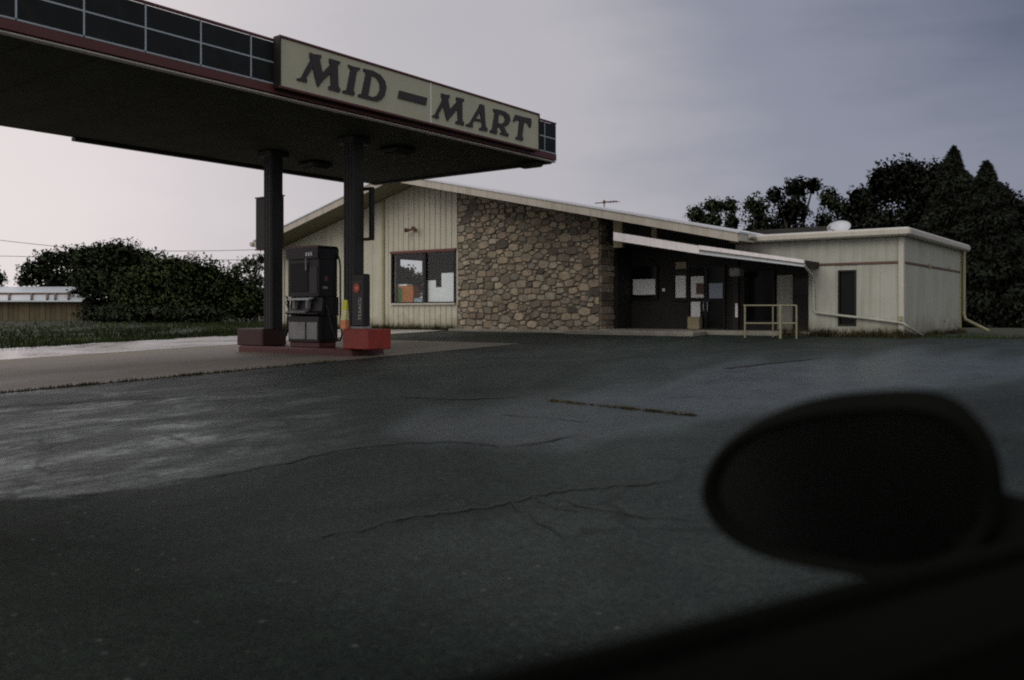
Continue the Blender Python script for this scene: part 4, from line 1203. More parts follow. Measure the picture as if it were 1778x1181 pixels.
# ------------------------------------------------------------------ pump island
IW = COLW
GI = gz(IW)
isl0, isl1 = on_w(413, 600, COLW - 0.44)[0], on_w(668, 600, COLW + 0.44)[0]
g = MB(); g.bbox(isl0, isl1, IW - 0.44, IW + 0.44, GI - 0.15, GI + 0.12, 0.03)
g.solo("pump_island", M['red'], "low red painted concrete island under the pump and columns", "island")
def red_box(x0, x1, ytop, label, m):
    w_ = IW - 0.42
    a, b = on_w(x0, 600, w_)[0], on_w(x1, 600, IW + 0.20)[0]
    g = MB(); g.bbox(a, b, w_, IW + 0.20, GI + 0.121, on_w((x0 + x1) / 2, ytop, w_)[1], 0.02)
    o = g.solo("island_box", m, label, "box", "red boxes at the island ends")
    return a, b, on_w((x0 + x1) / 2, ytop, w_)[1]
RBX = red_box(594, 680, 572, "bright red box at the column beside the store window side of the island", M['redbox'])
LBX = red_box(411, 498, 571, "dark red box round the foot of the column with the solid hanging panel", M['redbox_dark'])

# signs hung on the columns
cs = COLS[1]
w_ = COLW + 0.20
a, zt = on_w(447, 346, w_); b, zb_ = on_w(490, 430, w_)
t = thing("hanging_panel", "dark red-brown solid panel fixed to the column farthest from the store window", "panel", (a + b) / 2, w_, zb_)
g = MB(); g.bbox(a, b, w_ - 0.05, w_ + 0.05, zb_, zt, 0.012); g.build("panel_face", M['column'], t)
for (p, q, r_, s_) in ((a - 0.012, b + 0.012, zt + 0.001, zt + 0.03), (a - 0.012, b + 0.012, zb_ - 0.03, zb_ - 0.001)):
    g = MB(); g.box(p, q, w_ - 0.06, w_ + 0.06, r_, s_); g.build("panel_edge", M['red_frame'], t)
a, zt = on_w(604, 330, w_); b, zb_ = on_w(647, 417, w_)
t = thing("sign_frame", "empty dark rectangular sign frame behind the column nearest the store window", "sign frame", (a + b) / 2, w_, zb_)
g = MB()
g.box(a, a + 0.05, w_ - 0.05, w_ + 0.05, zb_, zt); g.build("frame_bar", M['dark_frame'], t)
g = MB(); g.box(b - 0.05, b, w_ - 0.05, w_ + 0.05, zb_, zt); g.build("frame_bar", M['dark_frame'], t)
g = MB(); g.box(a + 0.05, b - 0.05, w_ - 0.05, w_ + 0.05, zb_, zb_ + 0.05); g.build("frame_bar", M['red_frame'], t)
g = MB(); g.box(a + 0.05, b - 0.05, w_ - 0.05, w_ + 0.05, zt - 0.05, zt); g.build("frame_bar", M['dark_frame'], t)

# ---- fuel pump
pw0 = IW - 0.30
pa = on_w(500, 560, pw0)[0]; pb = on_w(553, 560, pw0)[0]
pd = 0.50
top = on_w(520, 428, pw0)[1]
B = GI + 0.12
pump = thing("fuel_pump", "old dark fuel pump with grey lower panels and hanging hoses between two columns", "fuel pump", (pa + pb) / 2, IW, B)
pw1 = pw0 + pd
H = top - B
g = MB(); g.bbox(pa + 0.02, pb - 0.02, pw0 + 0.03, pw1 - 0.03, B, B + 0.10, 0.01); g.build("plinth", M['red'], pump)
g = MB(); g.bbox(pa, pb, pw0, pw1, B + 0.101, B + 0.62, 0.012); cab = g.build("cabinet", M['pump_dark'], pump)
m_ = pa + (pb - pa) * 0.60
for q0, q1 in ((pa + 0.045, m_ - 0.02), (m_ + 0.03, pb - 0.03)):
    g = MB(); g.bbox(q0, q1, pw0 - 0.014, pw0 - 0.0005, B + 0.16, B + 0.50, 0.004); g.build("cabinet_door", M['pump_grey'], cab)
g = MB(); g.bbox(pb + 0.0005, pb + 0.012, pw0 + 0.05, pw1 - 0.05, B + 0.15, B + 0.57, 0.004); g.build("cabinet_door", M['pump_dark'], cab)
# nozzle shelf, a sloping pale ledge with nozzle boots under it
g = MB(); g.prism_wz([(pw0 - 0.05, B + 0.66), (pw0 + 0.14, B + 0.621), (pw1, B + 0.621), (pw1, B + 1.0), (pw0 + 0.10, B + 1.0), (pw0 + 0.06, B + 0.72), (pw0 - 0.05, B + 0.68)], pa - 0.02, pb + 0.02)
sh = g.build("nozzle_bay", M['pump_dark'], pump)
g = MB(); g.prism_wz([(pw0 - 0.06, B + 0.935), (pw0 + 0.098, B + 0.975), (pw0 + 0.098, B + 1.0), (pw0 - 0.06, B + 0.965)], pa + 0.06, m_ + 0.14); g.build("ledge", M['pump_light'], sh)
g = MB(); g.prism_wz([(pw0 - 0.075, B + 0.685), (pw0 + 0.05, B + 0.73), (pw0 + 0.05, B + 0.75), (pw0 - 0.075, B + 0.705)], pa + 0.01, m_ + 0.05); g.build("ledge", M['pump_grey'], sh)
for q in (pa + 0.20, m_ + 0.04):
    g = MB(); g.bbox(q - 0.03, q + 0.03, pw0 - 0.03, pw0 + 0.055, B + 0.752, B + 0.93, 0.008); g.build("nozzle_boot", M['pump_grey'], sh)
# upper head with sloped shoulders
g = MB(); g.bbox(pa - 0.01, pb, pw0 + 0.005, pw1 - 0.01, B + 1.001, top - 0.2555, 0.012); up_ = g.build("display_head", M['pump_dark'], pump)
g = MB(); g.bbox(pa + 0.08, m_ + 0.06, pw0 - 0.008, pw0 + 0.0045, B + 1.10, top - 0.34, 0.006); scr = g.build("display_window", M['dark_glass'], up_)
g = MB(); g.bbox(m_ + 0.10, pb - 0.04, pw0 - 0.006, pw0 + 0.0045, B + 1.06, top - 0.40, 0.006); g.build("card_panel", M['black'], up_)
px0, pz0 = on_w(531, 441, pw0 - 0.03)
g = MB()
for i, q in enumerate((0.0, 0.075, 0.15)):
    g.bbox(px0 + q, px0 + q + 0.05, pw0 - 0.048, pw0 - 0.0305, pz0 - 0.05, pz0 + 0.03, 0.006)
g.build("price_flaps", M['pump_light'], pump)
g = MB(); g.bbox(px0 - 0.01, px0 + 0.02, pw0 - 0.045, pw0 - 0.0305, pz0 - 0.33, pz0 - 0.08, 0.006); g.build("side_strip", M['grey_strip'], pump)
g = MB(); g.prism_sz([(pa - 0.02, top - 0.255), (pb + 0.005, top - 0.255), (pb + 0.012, top - 0.06), (pb - 0.03, top), (pa, top), (pa - 0.03, top - 0.02)], pw0 - 0.03, pw1 + 0.01); crown = g.build("top_cap", M['pump_dark'], pump)
g = MB(); g.box(pa - 0.03, pb + 0.03, pw0 - 0.036, pw0 - 0.0305, top - 0.035, top - 0.012); g.build("cap_edge", M['red_frame'], crown)
w_, z_ = on_s(567, 484, pb)
g = MB(); g.bbox(pb + 0.0005, pb + 0.006, w_ - 0.05, w_ + 0.03, z_ - 0.05, z_ + 0.05, 0.004); g.build("decal", M['decal_pink'], up_)
w_, z_ = on_s(565, 499, pb)
g = MB(); g.bbox(pb + 0.0005, pb + 0.006, w_ - 0.07, w_ + 0.06, z_ - 0.03, z_ + 0.02, 0.004); g.build("decal", M['pump_grey'], up_)
# hoses
def hose(pts, r=0.018): 
    g = MB(); g.tube(smooth_path(pts, 6), r, 8); return g.build("hose", M['rubber'], pump)
def smooth_path(p, n):
    p = [Vector(q) for q in p]; out = []
    for i in range(len(p) - 1):
        a, b, c, d = p[max(i - 1, 0)], p[i], p[i + 1], p[min(i + 2, len(p) - 1)]
        for k in range(n):
            t = k / n
            out.append(0.5 * ((2 * b) + (c - a) * t + (2 * a - 5 * b + 4 * c - d) * t * t + (3 * b - a - 3 * c + d) * t ** 3))
    out.append(p[-1]); return out
wc = (pw0 + pw1) / 2
hose([(pb + 0.03, wc + 0.2, top - 0.15), (pb + 0.07, wc + 0.24, top - 0.35), (pb + 0.10, wc + 0.22, top - 0.9), (pb + 0.13, wc + 0.2, B + 0.55), (pb + 0.17, wc + 0.2, B + 0.25), (pb + 0.24, wc + 0.05, B + 0.14), (pb + 0.14, wc - 0.02, B + 0.35), (pb + 0.04, wc - 0.06, B + 0.8)])
hose([(pa - 0.03, wc + 0.0, top - 0.15), (pa - 0.10, wc - 0.0, top - 0.4), (pa - 0.11, wc - 0.02, B + 1.1), (pa - 0.10, wc - 0.06, B + 0.65), (pa - 0.16, wc - 0.12, B + 0.35), (pa - 0.12, wc - 0.2, B + 0.22), (pa - 0.06, wc - 0.22, B + 0.5), (pa - 0.03, wc - 0.2, B + 0.85)])
for (s_, w_) in ((pb + 0.03, wc - 0.06), (pa - 0.05, wc - 0.2)):
    g = MB(); g.tube([(s_, w_, B + 0.78), (s_, w_, B + 0.95), (s_ + 0.03, w_ - 0.08, B + 1.02)], [0.03, 0.028, 0.014], 8); nz_ = g.build("nozzle", M['black'], pump)
    g = MB(); g.tube([(s_, w_ - 0.03, B + 0.82), (s_, w_ - 0.07, B + 0.88), (s_, w_ - 0.03, B + 0.95)], 0.008, 6); g.build("trigger_guard", M['black'], nz_)

# ---- tall service dispenser in front of the column, on the red box
dw = COLW - 0.36
a, zt = on_w(610, 476, dw); b, _ = on_w(630, 476, dw)
zb_ = RBX[2]
disp = thing("service_dispenser", "tall black service box with a red star disc and white lettering on the red box", "dispenser", (a + b) / 2, dw + 0.1, zb_)
g = MB(); g.bbox(a, b, dw, dw + 0.2, zb_ + 0.05, zt, 0.02); g.build("dispenser_case", M['black'], disp)
g = MB(); g.bbox(a - 0.01, b + 0.02, dw - 0.02, dw + 0.21, zb_, zb_ + 0.0495, 0.01); g.build("dispenser_foot", M['pump_grey'], disp)
g = MB(); g.bbox(a + 0.02, b - 0.02, dw - 0.004, dw + 0.002, zt - 0.12, zt - 0.03, 0.001); g.build("towel_slot", M['column'], disp)
cx_, cz_ = on_w(619.5, 500.5, dw); rd = 0.088
n = 28
g = MB(); g.add([(cx_, dw - 0.012, cz_)] + [(cx_ + rd * math.cos(2 * math.pi * k / n), dw - 0.012, cz_ + rd * math.sin(2 * math.pi * k / n)) for k in range(n)] + [(cx_ + rd * math.cos(2 * math.pi * k / n), dw - 0.001, cz_ + rd * math.sin(2 * math.pi * k / n)) for k in range(n)],
               [(0, 1 + k, 1 + (k + 1) % n) for k in range(n)] + [(1 + k, 1 + n + k, 1 + n + (k + 1) % n, 1 + (k + 1) % n) for k in range(n)])
disc = g.build("disc_emblem", M['decal_red'], disp)
st = []
for k in range(10):
    r_ = rd * (0.62 if k % 2 == 0 else 0.25); an = math.pi / 2 + math.pi * k / 5
    st.append((cx_ + 0.012 + r_ * math.cos(an), cz_ + r_ * math.sin(an)))
vs, fs = flat_glyph([st], 0.002)
g = MB(); g.add([(x, dw - 0.0145 - z, y) for x, y, z in vs], fs); g.build("star", M['orange'], disc)
fc = bpy.data.curves.new("t", 'FONT'); fc.body = "TEXACO"; fc.size = 0.13; fc.space_character = 1.12; fc.extrude = 0.001
fo = bpy.data.objects.new("t", fc); COL.objects.link(fo)
me = bpy.data.meshes.new_from_object(fo.evaluated_get(bpy.context.evaluated_depsgraph_get()))
vs = [tuple(v.co) for v in me.vertices]; fs = [tuple(p.vertices) for p in me.polygons]
bpy.data.objects.remove(fo); bpy.data.curves.remove(fc); bpy.data.meshes.remove(me)
tx, tz = on_w(627.5, 556, dw)
L_ = max(v[0] for v in vs); Lw = on_w(629, 517, dw)[1] - tz
g = MB(); g.add([(tx - y * 0.85, dw - 0.0035 - z, tz + x * Lw / L_) for x, y, z in vs], fs); g.build("lettering", M['decal_white'], disp)

# ---- narrow yellow marker
mw = IW - 0.30
a, zt = on_w(594.5, 521, mw); b, _ = on_w(603, 521, mw)
mk = thing("floor_marker", "narrow yellow and orange plastic marker standing on the bright red box beside the pump", "marker", (a + b) / 2, mw, RBX[2] + 0.001)
zz = [RBX[2] + 0.001, on_w(597, 556, mw)[1], on_w(597, 538, mw)[1], zt]
sh_ = [0.0, 0.0, 0.02, 0.035]
for i, mm in enumerate(('orange', 'pale_yellow', 'yellow')):
    c0, c1 = sh_[i], sh_[i + 1]
    g = MB()
    V = []
    for z_, c_ in ((zz[i] + 0.001, c0), (zz[i + 1], c1)):
        V += [(a + c_, mw - 0.05 + c_, z_), (b, mw - 0.05 + c_, z_), (b, mw + 0.05 - c_, z_), (a + c_, mw + 0.05 - c_, z_)]
    g.add(V, [(3, 2, 1, 0), (4, 5, 6, 7), (0, 1, 5, 4), (1, 2, 6, 5), (2, 3, 7, 6), (3, 0, 4, 7)])
    g.build("marker_section", M[mm], mk)

# ------------------------------------------------------------------ small things on and in the store
# twin flood light
s_, z_ = on_w(722, 399, W0)
t = thing("flood_light", "small rusty twin flood light above the store window", "light", s_, W0 - 0.06, z_)
g = MB(); g.bbox(s_ - 0.05, s_ + 0.07, W0 - 0.09, W0 - 0.056, z_ - 0.06, z_ + 0.06, 0.01); g.build("mount", M['rustmetal'], t)
for q, dz, dx in ((-0.10, 0.0, -0.10), (0.05, 0.04, 0.10)):
    p0 = Vector((s_ + q * 0.3, W0 - 0.09, z_ + dz)); p1 = Vector((s_ + q + dx * 0.6, W0 - 0.22, z_ - 0.02 + dz)); p2 = p1 + (p1 - p0).normalized() * 0.1
    g = MB(); g.tube([p0, p0.lerp(p1, 0.5), p1, p2], [0.022, 0.03, 0.06, 0.075], 10); g.build("lamp_head", M['rustmetal'], t)
# antenna
aw_ = W0 + 2.0
a, az = on_w(1033, 353, aw_); b, _ = on_w(1072, 351.5, aw_); m_, mz = on_w(1049, 350, aw_)
t = thing("roof_antenna", "thin rusty bar antenna on a short mast on the sloping roof", "antenna", m_, aw_, roof_top(m_))
g = MB(); g.tube([(m_, aw_, roof_top(m_)), (m_, aw_, az + 0.07)], 0.016, 8); g.build("mast", M['rustmetal'], t)
g = MB(); g.tube([(a, aw_, az), (b, aw_, az)], 0.016, 8); bar = g.build("boom", M['rustmetal'], t)
g = MB(); g.bbox(m_ - 0.035, m_ + 0.035, aw_ - 0.035, aw_ + 0.035, az - 0.04, az + 0.06, 0.012); g.build("clamp", M['rustmetal'], t)
for k in range(4):
    s_ = m_ + 0.12 + k * (b - m_ - 0.14) / 3
    g = MB(); g.tube([(s_, aw_ - 0.2, az), (s_, aw_ + 0.2, az)], 0.008, 6); g.build("element", M['rustmetal'], bar)
# satellite dish
dwp = W0 + 0.35
dc = on_w(1457, 397.5, dwp)
t = thing("satellite_dish", "small grey satellite dish on the roof of the annex", "satellite dish", dc[0], dwp, AZT + 0.18)
nrm_ = Vector((0.08, -0.58, 0.81)).normalized()
xa = nrm_.cross(Vector((0, 0, 1))).normalized(); ya = xa.cross(nrm_)
ctr = Vector((dc[0], dwp, dc[1]))
V, F = [], []
nr, ns = 5, 24
R1 = 0.285
for i in range(nr + 1):
    r_ = R1 * i / nr
    for k in range(ns):
        an = 2 * math.pi * k / ns
        V.append(ctr + xa * r_ * math.cos(an) * 0.92 + ya * r_ * math.sin(an) + nrm_ * (0.13 * (i / nr) ** 2 - 0.07))
for i in range(nr):
    for k in range(ns):
        j = (k + 1) % ns
        F.append((i * ns + k, i * ns + j, (i + 1) * ns + j, (i + 1) * ns + k))
back = [Vector(v) - nrm_ * 0.012 for v in V]
nV = len(V)
F2 = F + [tuple(nV + q for q in reversed(f)) for f in F] + [(nr * ns + (k + 1) % ns, nr * ns + k, nV + nr * ns + k, nV + nr * ns + (k + 1) % ns) for k in range(ns)]
g = MB(); g.add([tuple(v) for v in V + back], F2, True); bowl = g.build("bowl", M['dish'], t)
fpp = on_w(1437, 397, dwp - 0.35); fp = Vector((fpp[0], dwp - 0.35, fpp[1]))
g = MB(); g.tube([(dc[0] - 0.03, dwp - 0.20, AZT + 0.21), fp], 0.016, 6); arm = g.build("feed_arm", M['grey_strip'], t)
g = MB(); g.tube([fp, fp + Vector((0.05, 0.02, 0.06))], [0.035, 0.03], 8); g.build("receiver", M['grey_strip'], t)
g = MB(); g.tube([(dc[0], dwp + 0.05, AZT + 0.18), (dc[0], dwp + 0.05, dc[1] - 0.16)], 0.035, 8); g.build("mast", M['dish'], t)
g = MB(); g.bbox(dc[0] - 0.12, dc[0] + 0.12, dwp - 0.07, dwp + 0.17, AZT + 0.181, AZT + 0.21, 0.006); g.build("mast_base", M['dish'], t)

# handrail by the porch
HW = W0 - 1.15
t = thing("handrail", "pale yellow pipe handrail with two rails by the dark porch", "railing", on_w(1340, 570, HW)[0], HW, ZB)
def rp(x, y, w=HW): s_, z_ = on_w(x, y, w); return (s_, w, z_)
g = MB(); g.tube([rp(1291, 530.5), rp(1383, 530.5)], 0.017, 8); g.build("top_rail", M['rail'], t)
g = MB(); g.tube([rp(1294, 561.5), rp(1382, 561.5)], 0.017, 8); g.build("mid_rail", M['rail'], t)
for x, w_, r_ in ((1293.5, HW, 0.022), (1355, HW - 0.02, 0.035), (1383, HW, 0.022), (1342, HW + 0.45, 0.016)):
    s_, zt = on_w(x, 530.5, w_)
    g = MB(); g.tube([(s_, w_, gz(w_) - 0.05), (s_, w_, zt)], r_, 8); g.build("post", M['rail'], t)

# papers and goods
def sheet(x0, x1, y0, y1, w, label, m='paper', cat='paper notice', name='paper_notice', th=0.004, group=None):
    a, zt = on_w(x0, y0, w); b, zb = on_w(x1, y1, w)
    zt2 = on_w((x0 + x1) / 2, y0, w)[1]; zb2 = on_w((x0 + x1) / 2, y1, w)[1]
    g = MB(); c = 0.006
    n = 4
    V = []
    for j in (0, 1):
        for i in range(n + 1):
            tt = i / n
            V.append((a + (b - a) * tt, w - th - 0.006 * math.sin(tt * 3.1 + x0) - 0.006, zb2 if j == 0 else zt2))
    V += [(p[0], p[1] + th, p[2]) for p in V]
    F = []
    k = 2 * (n + 1)
    for i in range(n):
        F.append((i, i + 1, n + 2 + i, n + 1 + i)); F.append((k + i + 1, k + i, k + n + 1 + i, k + n + 2 + i))
        F.append((i + 1, i, k + i, k + i + 1)); F.append((n + 1 + i, n + 2 + i, k + n + 2 + i, k + n + 1 + i))
    F.append((0, n + 1, k + n + 1, k)); F.append((n + 1 + n, n, k + n, k + n + 1 + n))
    g.add(V, F)
    return g.solo(name, M[m], label, cat, group)
WG = WR - 0.022
sheet(1083, 1089.5, 487, 513, WG, "narrow white paper strip on the porch window next to the stone pier")
sheet(1099.5, 1138, 485, 512, WG, "wide white paper notice on the porch window")
sheet(1173, 1191, 479, 517, WG, "tall white paper on the narrow window left of the shop doors")
sheet(1200, 1222, 480, 517, WG, "white paper behind a dark square notice on the upper door pane")
sheet(1209, 1222, 492, 511, WG - 0.02, "small dark brown square notice stuck on the white paper of the shop door", 'shed_trim')
sheet(1200, 1216, 524, 550, WG, "white paper on the lower pane of the shop door")
sheet(1231.5, 1255, 492, 518, WG, "bluish paper notice on the right-hand shop door", 'paper_blue')
sheet(1277, 1281, 527, 551, WR - 0.6, "thin pale strip stuck on the porch post")
sheet(1150, 1155, 501, 506, WR - 0.0, "tiny white card on the dark wall beside the wide paper notice", cat='card', name='wall_card')
sheet(1173, 1192, 455, 467, WR - 0.0, "tan board above the tall white paper at the porch", 'tan', cat='board', name='wall_board_tan')
a, b = X(1199), X(1224)
g = MB(); zt = Z(1212, 550)
g.bbox(a + 0.05, b - 0.03, WR - 0.30, WR - 0.10, PZ + 0.002, zt, 0.01); 
cb = g.solo("cardboard_box", M['tan'], "tan cardboard box standing before the shop door", "box")
# goods behind the front window
WI = W0 + 0.10
sheet(742, 757, 487, 526, W0 + 0.085, "shorter white sheet inside the front window, next to the mullion")
sheet(767, 791, 474, 526, W0 + 0.085, "taller white sheet inside the front window, next to the stone wall")
sheet(757, 767, 499, 526, W0 + 0.083, "narrow low white sheet between the two larger sheets in the front window")
g = MB(); g.box(WIN[0] + 0.02, WIN[1] - 0.02, W0 + 0.185, W0 + 0.70, WIN[2] - 0.04, WIN[2] + 0.0); g.build("window_shelf", M['inside'], store)
def goods(x0, x1, y0, y1, w, d, m, name, label, cat, m2=None):
    a, zt = on_w(x0, y0, w); b, zb = on_w(x1, y1, w)
    t = thing(name, label, cat, (a + b) / 2, w + d / 2, WIN[2] + 0.001)
    g = MB(); g.bbox(a, b, w, w + d, WIN[2] + 0.001, zt, 0.01); o = g.build("carton_body", M[m], t)
    if m2:
        g = MB(); g.box(a + 0.03, a + (b - a) * 0.32, w - 0.006, w - 0.0005, WIN[2] + 0.06, zt - 0.08); g.build("carton_label", M[m2], t)
        g = MB(); g.bbox(a + 0.01, a + (b - a) * 0.6, w + 0.01, w + d - 0.02, zt + 0.001, zt + 0.06, 0.008); g.build("carton_lid", M['paper'], t)
    return t
goods(690, 717, 497, 525, W0 + 0.20, 0.3, 'carton', "display_carton", "orange and green display carton in the front window", "carton", 'carton_green')
goods(719, 733, 518, 525, W0 + 0.22, 0.25, 'paper_blue', "display_packet", "low pale blue packet beside the orange carton in the front window", "packet")

# ------------------------------------------------------------------ far shed with board fence
shedY = 58.0
def fp2(x, y, Y=shedY): return on_d(x, y, Y)
gzf = SLOPE * KINK - 0.012
t = thing_at("long_shed", "long low shed with two pale metal roof tiers and brown board walls, far left", "shed", (on_d(40, 540, shedY).x, shedY, 0.3))
xL, xR = on_d(-170, 540, shedY).x, on_d(143, 540, shedY).x
zeave = on_d(0, 521.5, shedY).z; zl_top = on_d(0, 512.5, shedY + 3).z
nb = 34
for i in range(nb):
    a, b = xL + (xR - xL) * i / nb, xL + (xR - xL) * (i + 1) / nb
    g = MB(); dd_ = random.uniform(0, 0.03)
    g.box(a + 0.012, b - 0.012, shedY - dd_, shedY + 0.05, 0.3, zeave - 0.05); g.build("wall_board", M['board_fence'], t)
g = MB(); g.box(xL, xR, shedY + 0.06, shedY + 7, 0.3, zeave - 0.06); g.build("shed_body", M['shed_trim'], t)
g = MB(); P = [(xL - .2, shedY - 0.5, zeave), (xR + .2, shedY - 0.5, zeave), (xR - 0.8, shedY + 3.0, zl_top + 0.05), (xL - .2, shedY + 3.0, zl_top + 0.05)]
g.add(P + [(p[0], p[1], p[2] - 0.10) for p in P], [(0, 1, 2, 3), (7, 6, 5, 4), (0, 4, 5, 1), (1, 5, 6, 2), (2, 6, 7, 3), (3, 7, 4, 0)]); lr_ = g.build("lower_roof", M['shed_roof'], t)
for x in (-60, -20, 16, 55, 82, 96, 119):
    p0, p1 = on_d(x, 521, shedY - 0.5), on_d(x, 512, shedY + 2.9)
    g = MB(); g.tube([(p0.x, p0.y, zeave + 0.05), (p1.x, p1.y, zl_top + 0.10)], 0.08, 6); g.build("roof_rib", M['shed_trim'], lr_)
zu0, zu1 = on_d(0, 508, shedY + 3).z, on_d(0, 498, shedY + 6).z
g = MB(); xU = on_d(118, 510, shedY + 3).x
g.box(xL, xU - 0.3, shedY + 3.01, shedY + 3.2, zl_top - 0.1, zu0 - 0.01); g.build("upper_wall", M['shed_trim'], t)
P = [(xL - .2, shedY + 2.8, zu0), (xU, shedY + 2.8, zu0), (xU - 0.7, shedY + 6, zu1), (xL - .2, shedY + 6, zu1)]
g = MB(); g.add(P + [(p[0], p[1], p[2] - 0.12) for p in P], [(0, 1, 2, 3), (7, 6, 5, 4), (0, 4, 5, 1), (1, 5, 6, 2), (2, 6, 7, 3), (3, 7, 4, 0)]); g.build("upper_roof", M['shed_roof'], t)
g = MB(); g.box(xL - 0.2, xU, shedY + 2.72, shedY + 2.79, zu0 - 0.16, zu0 - 0.02); g.build("roof_edge", M['shed_trim'], t)

# overhead wires
for i, (pts, lab) in enumerate((([(-300, 380), (-100, 405), (60, 424), (170, 433), (330, 436), (600, 430)], "upper thin utility wire crossing the sky left of the canopy"), ([(-300, 432), (-100, 442), (60, 446), (200, 450), (500, 452)], "lower thin utility wire crossing behind the left trees"))):
    g = MB(); g.tube(smooth_path([on_d(x, y, 75 + 2 * i) for x, y in pts], 6), 0.022, 5); g.solo("utility_wire", M['rubber'], lab, "wire", "utility wires", frame=False)

# ------------------------------------------------------------------ trees
def leaves(blobs, size, dens, rg, up=0.35):
    """leaf clumps spread through ellipsoids: blobs = (centre, (rx, ry, rz))"""
    Vs, Ns = [], []
    for c, r in blobs:
        vol = r[0] * r[1] * r[2]
        n = int(dens * (vol ** (2 / 3)) / (size * size))
        n = max(60, min(n, 22000))
        d = rg.normal(size=(n, 3)); d /= np.linalg.norm(d, axis=1)[:, None]
        lump = 1 + 0.16 * np.sin(d[:, 0] * 5 + c[0] * 3) * np.sin(d[:, 1] * 4 + c[1]) + 0.13 * np.sin(d[:, 2] * 7 + c[2] * 5 + d[:, 0] * 4)
        rad = (rg.random(n) ** 0.42) * lump
        p = np.array(c) + d * rad[:, None] * np.array(r)
        a = rg.normal(size=(n, 3)); a /= np.linalg.norm(a, axis=1)[:, None]
        b = rg.normal(size=(n, 3)); b -= a * (a * b).sum(1)[:, None]; b /= np.linalg.norm(b, axis=1)[:, None]
        sz = size * (0.55 + 0.9 * rg.random(n))[:, None]
        inner = (rad < 0.72)
        sz[inner] *= 2.1
        l_ = a * sz * 0.62; w_ = b * sz * 0.34
        nn = d * 0.8 + 0.45 * rg.normal(size=(n, 3)) + np.array([0, 0, 0.25]); nn /= np.linalg.norm(nn, axis=1)[:, None]
        Ns.append(np.repeat(nn, 4, axis=0))
        Vs.append(np.stack([p - l_, p + w_ - l_ * 0.1, p + l_, p - w_ - l_ * 0.1], axis=1).reshape(-1, 3))
    V = np.concatenate(Vs)
    return V, np.arange(len(V)).reshape(-1, 4), np.concatenate(Ns)

def tree(name, label, cat, blobs_px, Y, leaf, size, dens, trunk=None, group=None, depth=0.8, base_z=None, seed=0, trunk_r=0.16, limbs=True):
    rg = np.random.default_rng(100 + seed)
    bz = gzf if base_z is None else base_z
    bl = []
    for (x, y, rx, ry) in blobs_px:
        c = on_d(x, y, Y + rg.uniform(-0.5, 0.5)); k = Y / FPX
        bl.append(((c.x, c.y, c.z), (rx * k, rx * k * depth, ry * k)))
    tx = trunk if trunk is not None else blobs_px[0][0]
    bx = on_d(tx, 550, Y).x
    t = thing_at(name, label, cat, (bx, Y, bz), group)
    V, F, Nn = leaves(bl, size * 0.52, dens * 2.2, rg)
    me = quads_mesh("crown", V - np.array([bx, Y, bz]), F, leaf)
    me.polygons.foreach_set("use_smooth", np.ones(len(me.polygons), bool))
    me.normals_split_custom_set_from_vertices(Nn.astype(np.float32))
    o = bpy.data.objects.new("crown", me); COL.objects.link(o); o.parent = t
    g = MB()
    topc = max(bl, key=lambda q: q[0][2])
    tp = Vector(topc[0])
    mid_ = Vector((bx + (tp.x - bx) * 0.3, Y, bz + (tp.z - bz) * 0.5))
    g.tube(smooth_path([(bx, Y, bz - 0.2), mid_, tp], 4), [trunk_r * (1 - 0.8 * i / 8) for i in range(9)], 8)
    if limbs:
        for c, r in bl:
            c = Vector(c)
            if (c - tp).length > 0.2:
                st_ = Vector((bx, Y, bz)).lerp(mid_, 0.8)
                g.tube(smooth_path([st_, st_.lerp(c, 0.5) + Vector((0, 0, 0.15 * (c.z - st_.z))), c], 3), [trunk_r * 0.5 * (1 - 0.75 * i / 6) for i in range(7)], 6)
    g.build("trunk", M['bark'], t)
    return t
def conifer(label, x, ytop, ybase, half, Y, seed, leaf):
    rg = np.random.default_rng(300 + seed)
    k = Y / FPX
    top_, bx = on_d(x, ytop, Y), on_d(x, 550, Y).x
    hgt = top_.z - gzf
    t = thing_at("conifer", label, "conifer", (bx, Y, gzf), "trees behind the annex")
    n = 15000
    u = rg.random(n) ** 0.75                       # 0 top, 1 base
    an = rg.random(n) * 2 * np.pi
    tier = 0.66 + 0.34 * np.abs(np.sin(u * 22 + an * 0.7)) + 0.20 * np.sin(an * 3 + u * 13 + seed) * np.sin(an * 2 - u * 7)
    rad = half * k * (u ** 0.8) * tier * (rg.random(n) ** 0.45)
    p = np.stack([rad * np.cos(an), rad * np.sin(an), hgt * (1 - u) + 0.1 - 0.16 * rad], axis=1)
    out = np.stack([np.cos(an), np.sin(an), -0.35 + 0.5 * rg.normal(size=n)], axis=1) + 0.6 * rg.normal(size=(n, 3)); out /= np.linalg.norm(out, axis=1)[:, None]
    b = rg.normal(size=(n, 3)); b -= out * (out * b).sum(1)[:, None]; b /= np.linalg.norm(b, axis=1)[:, None]
    sz = (0.14 + 0.20 * u * rg.random(n) + 0.06)[:, None]
    l_, w_ = out * sz * 0.75, b * sz * 0.22
    V = np.stack([p - l_ * 0.4, p + w_, p + l_, p - w_], axis=1).reshape(-1, 3)
    me = quads_mesh("crown", V, np.arange(len(V)).reshape(-1, 4), leaf)
    o = bpy.data.objects.new("crown", me); COL.objects.link(o); o.parent = t
    g = MB(); g.tube([(bx, Y, gzf - 0.2), (bx, Y, gzf + hgt * 0.6), (bx, Y, gzf + hgt * 0.97)], [0.17, 0.08, 0.02], 8); g.build("trunk", M['bark'], t)
    return t
GR, GL_ = "trees behind the annex", "trees and bushes beyond the grass"
LB, LD, LO, LP = M['leaf_black'], M['leaf_dark'], M['leaf_olive'], M['leaf_pale']
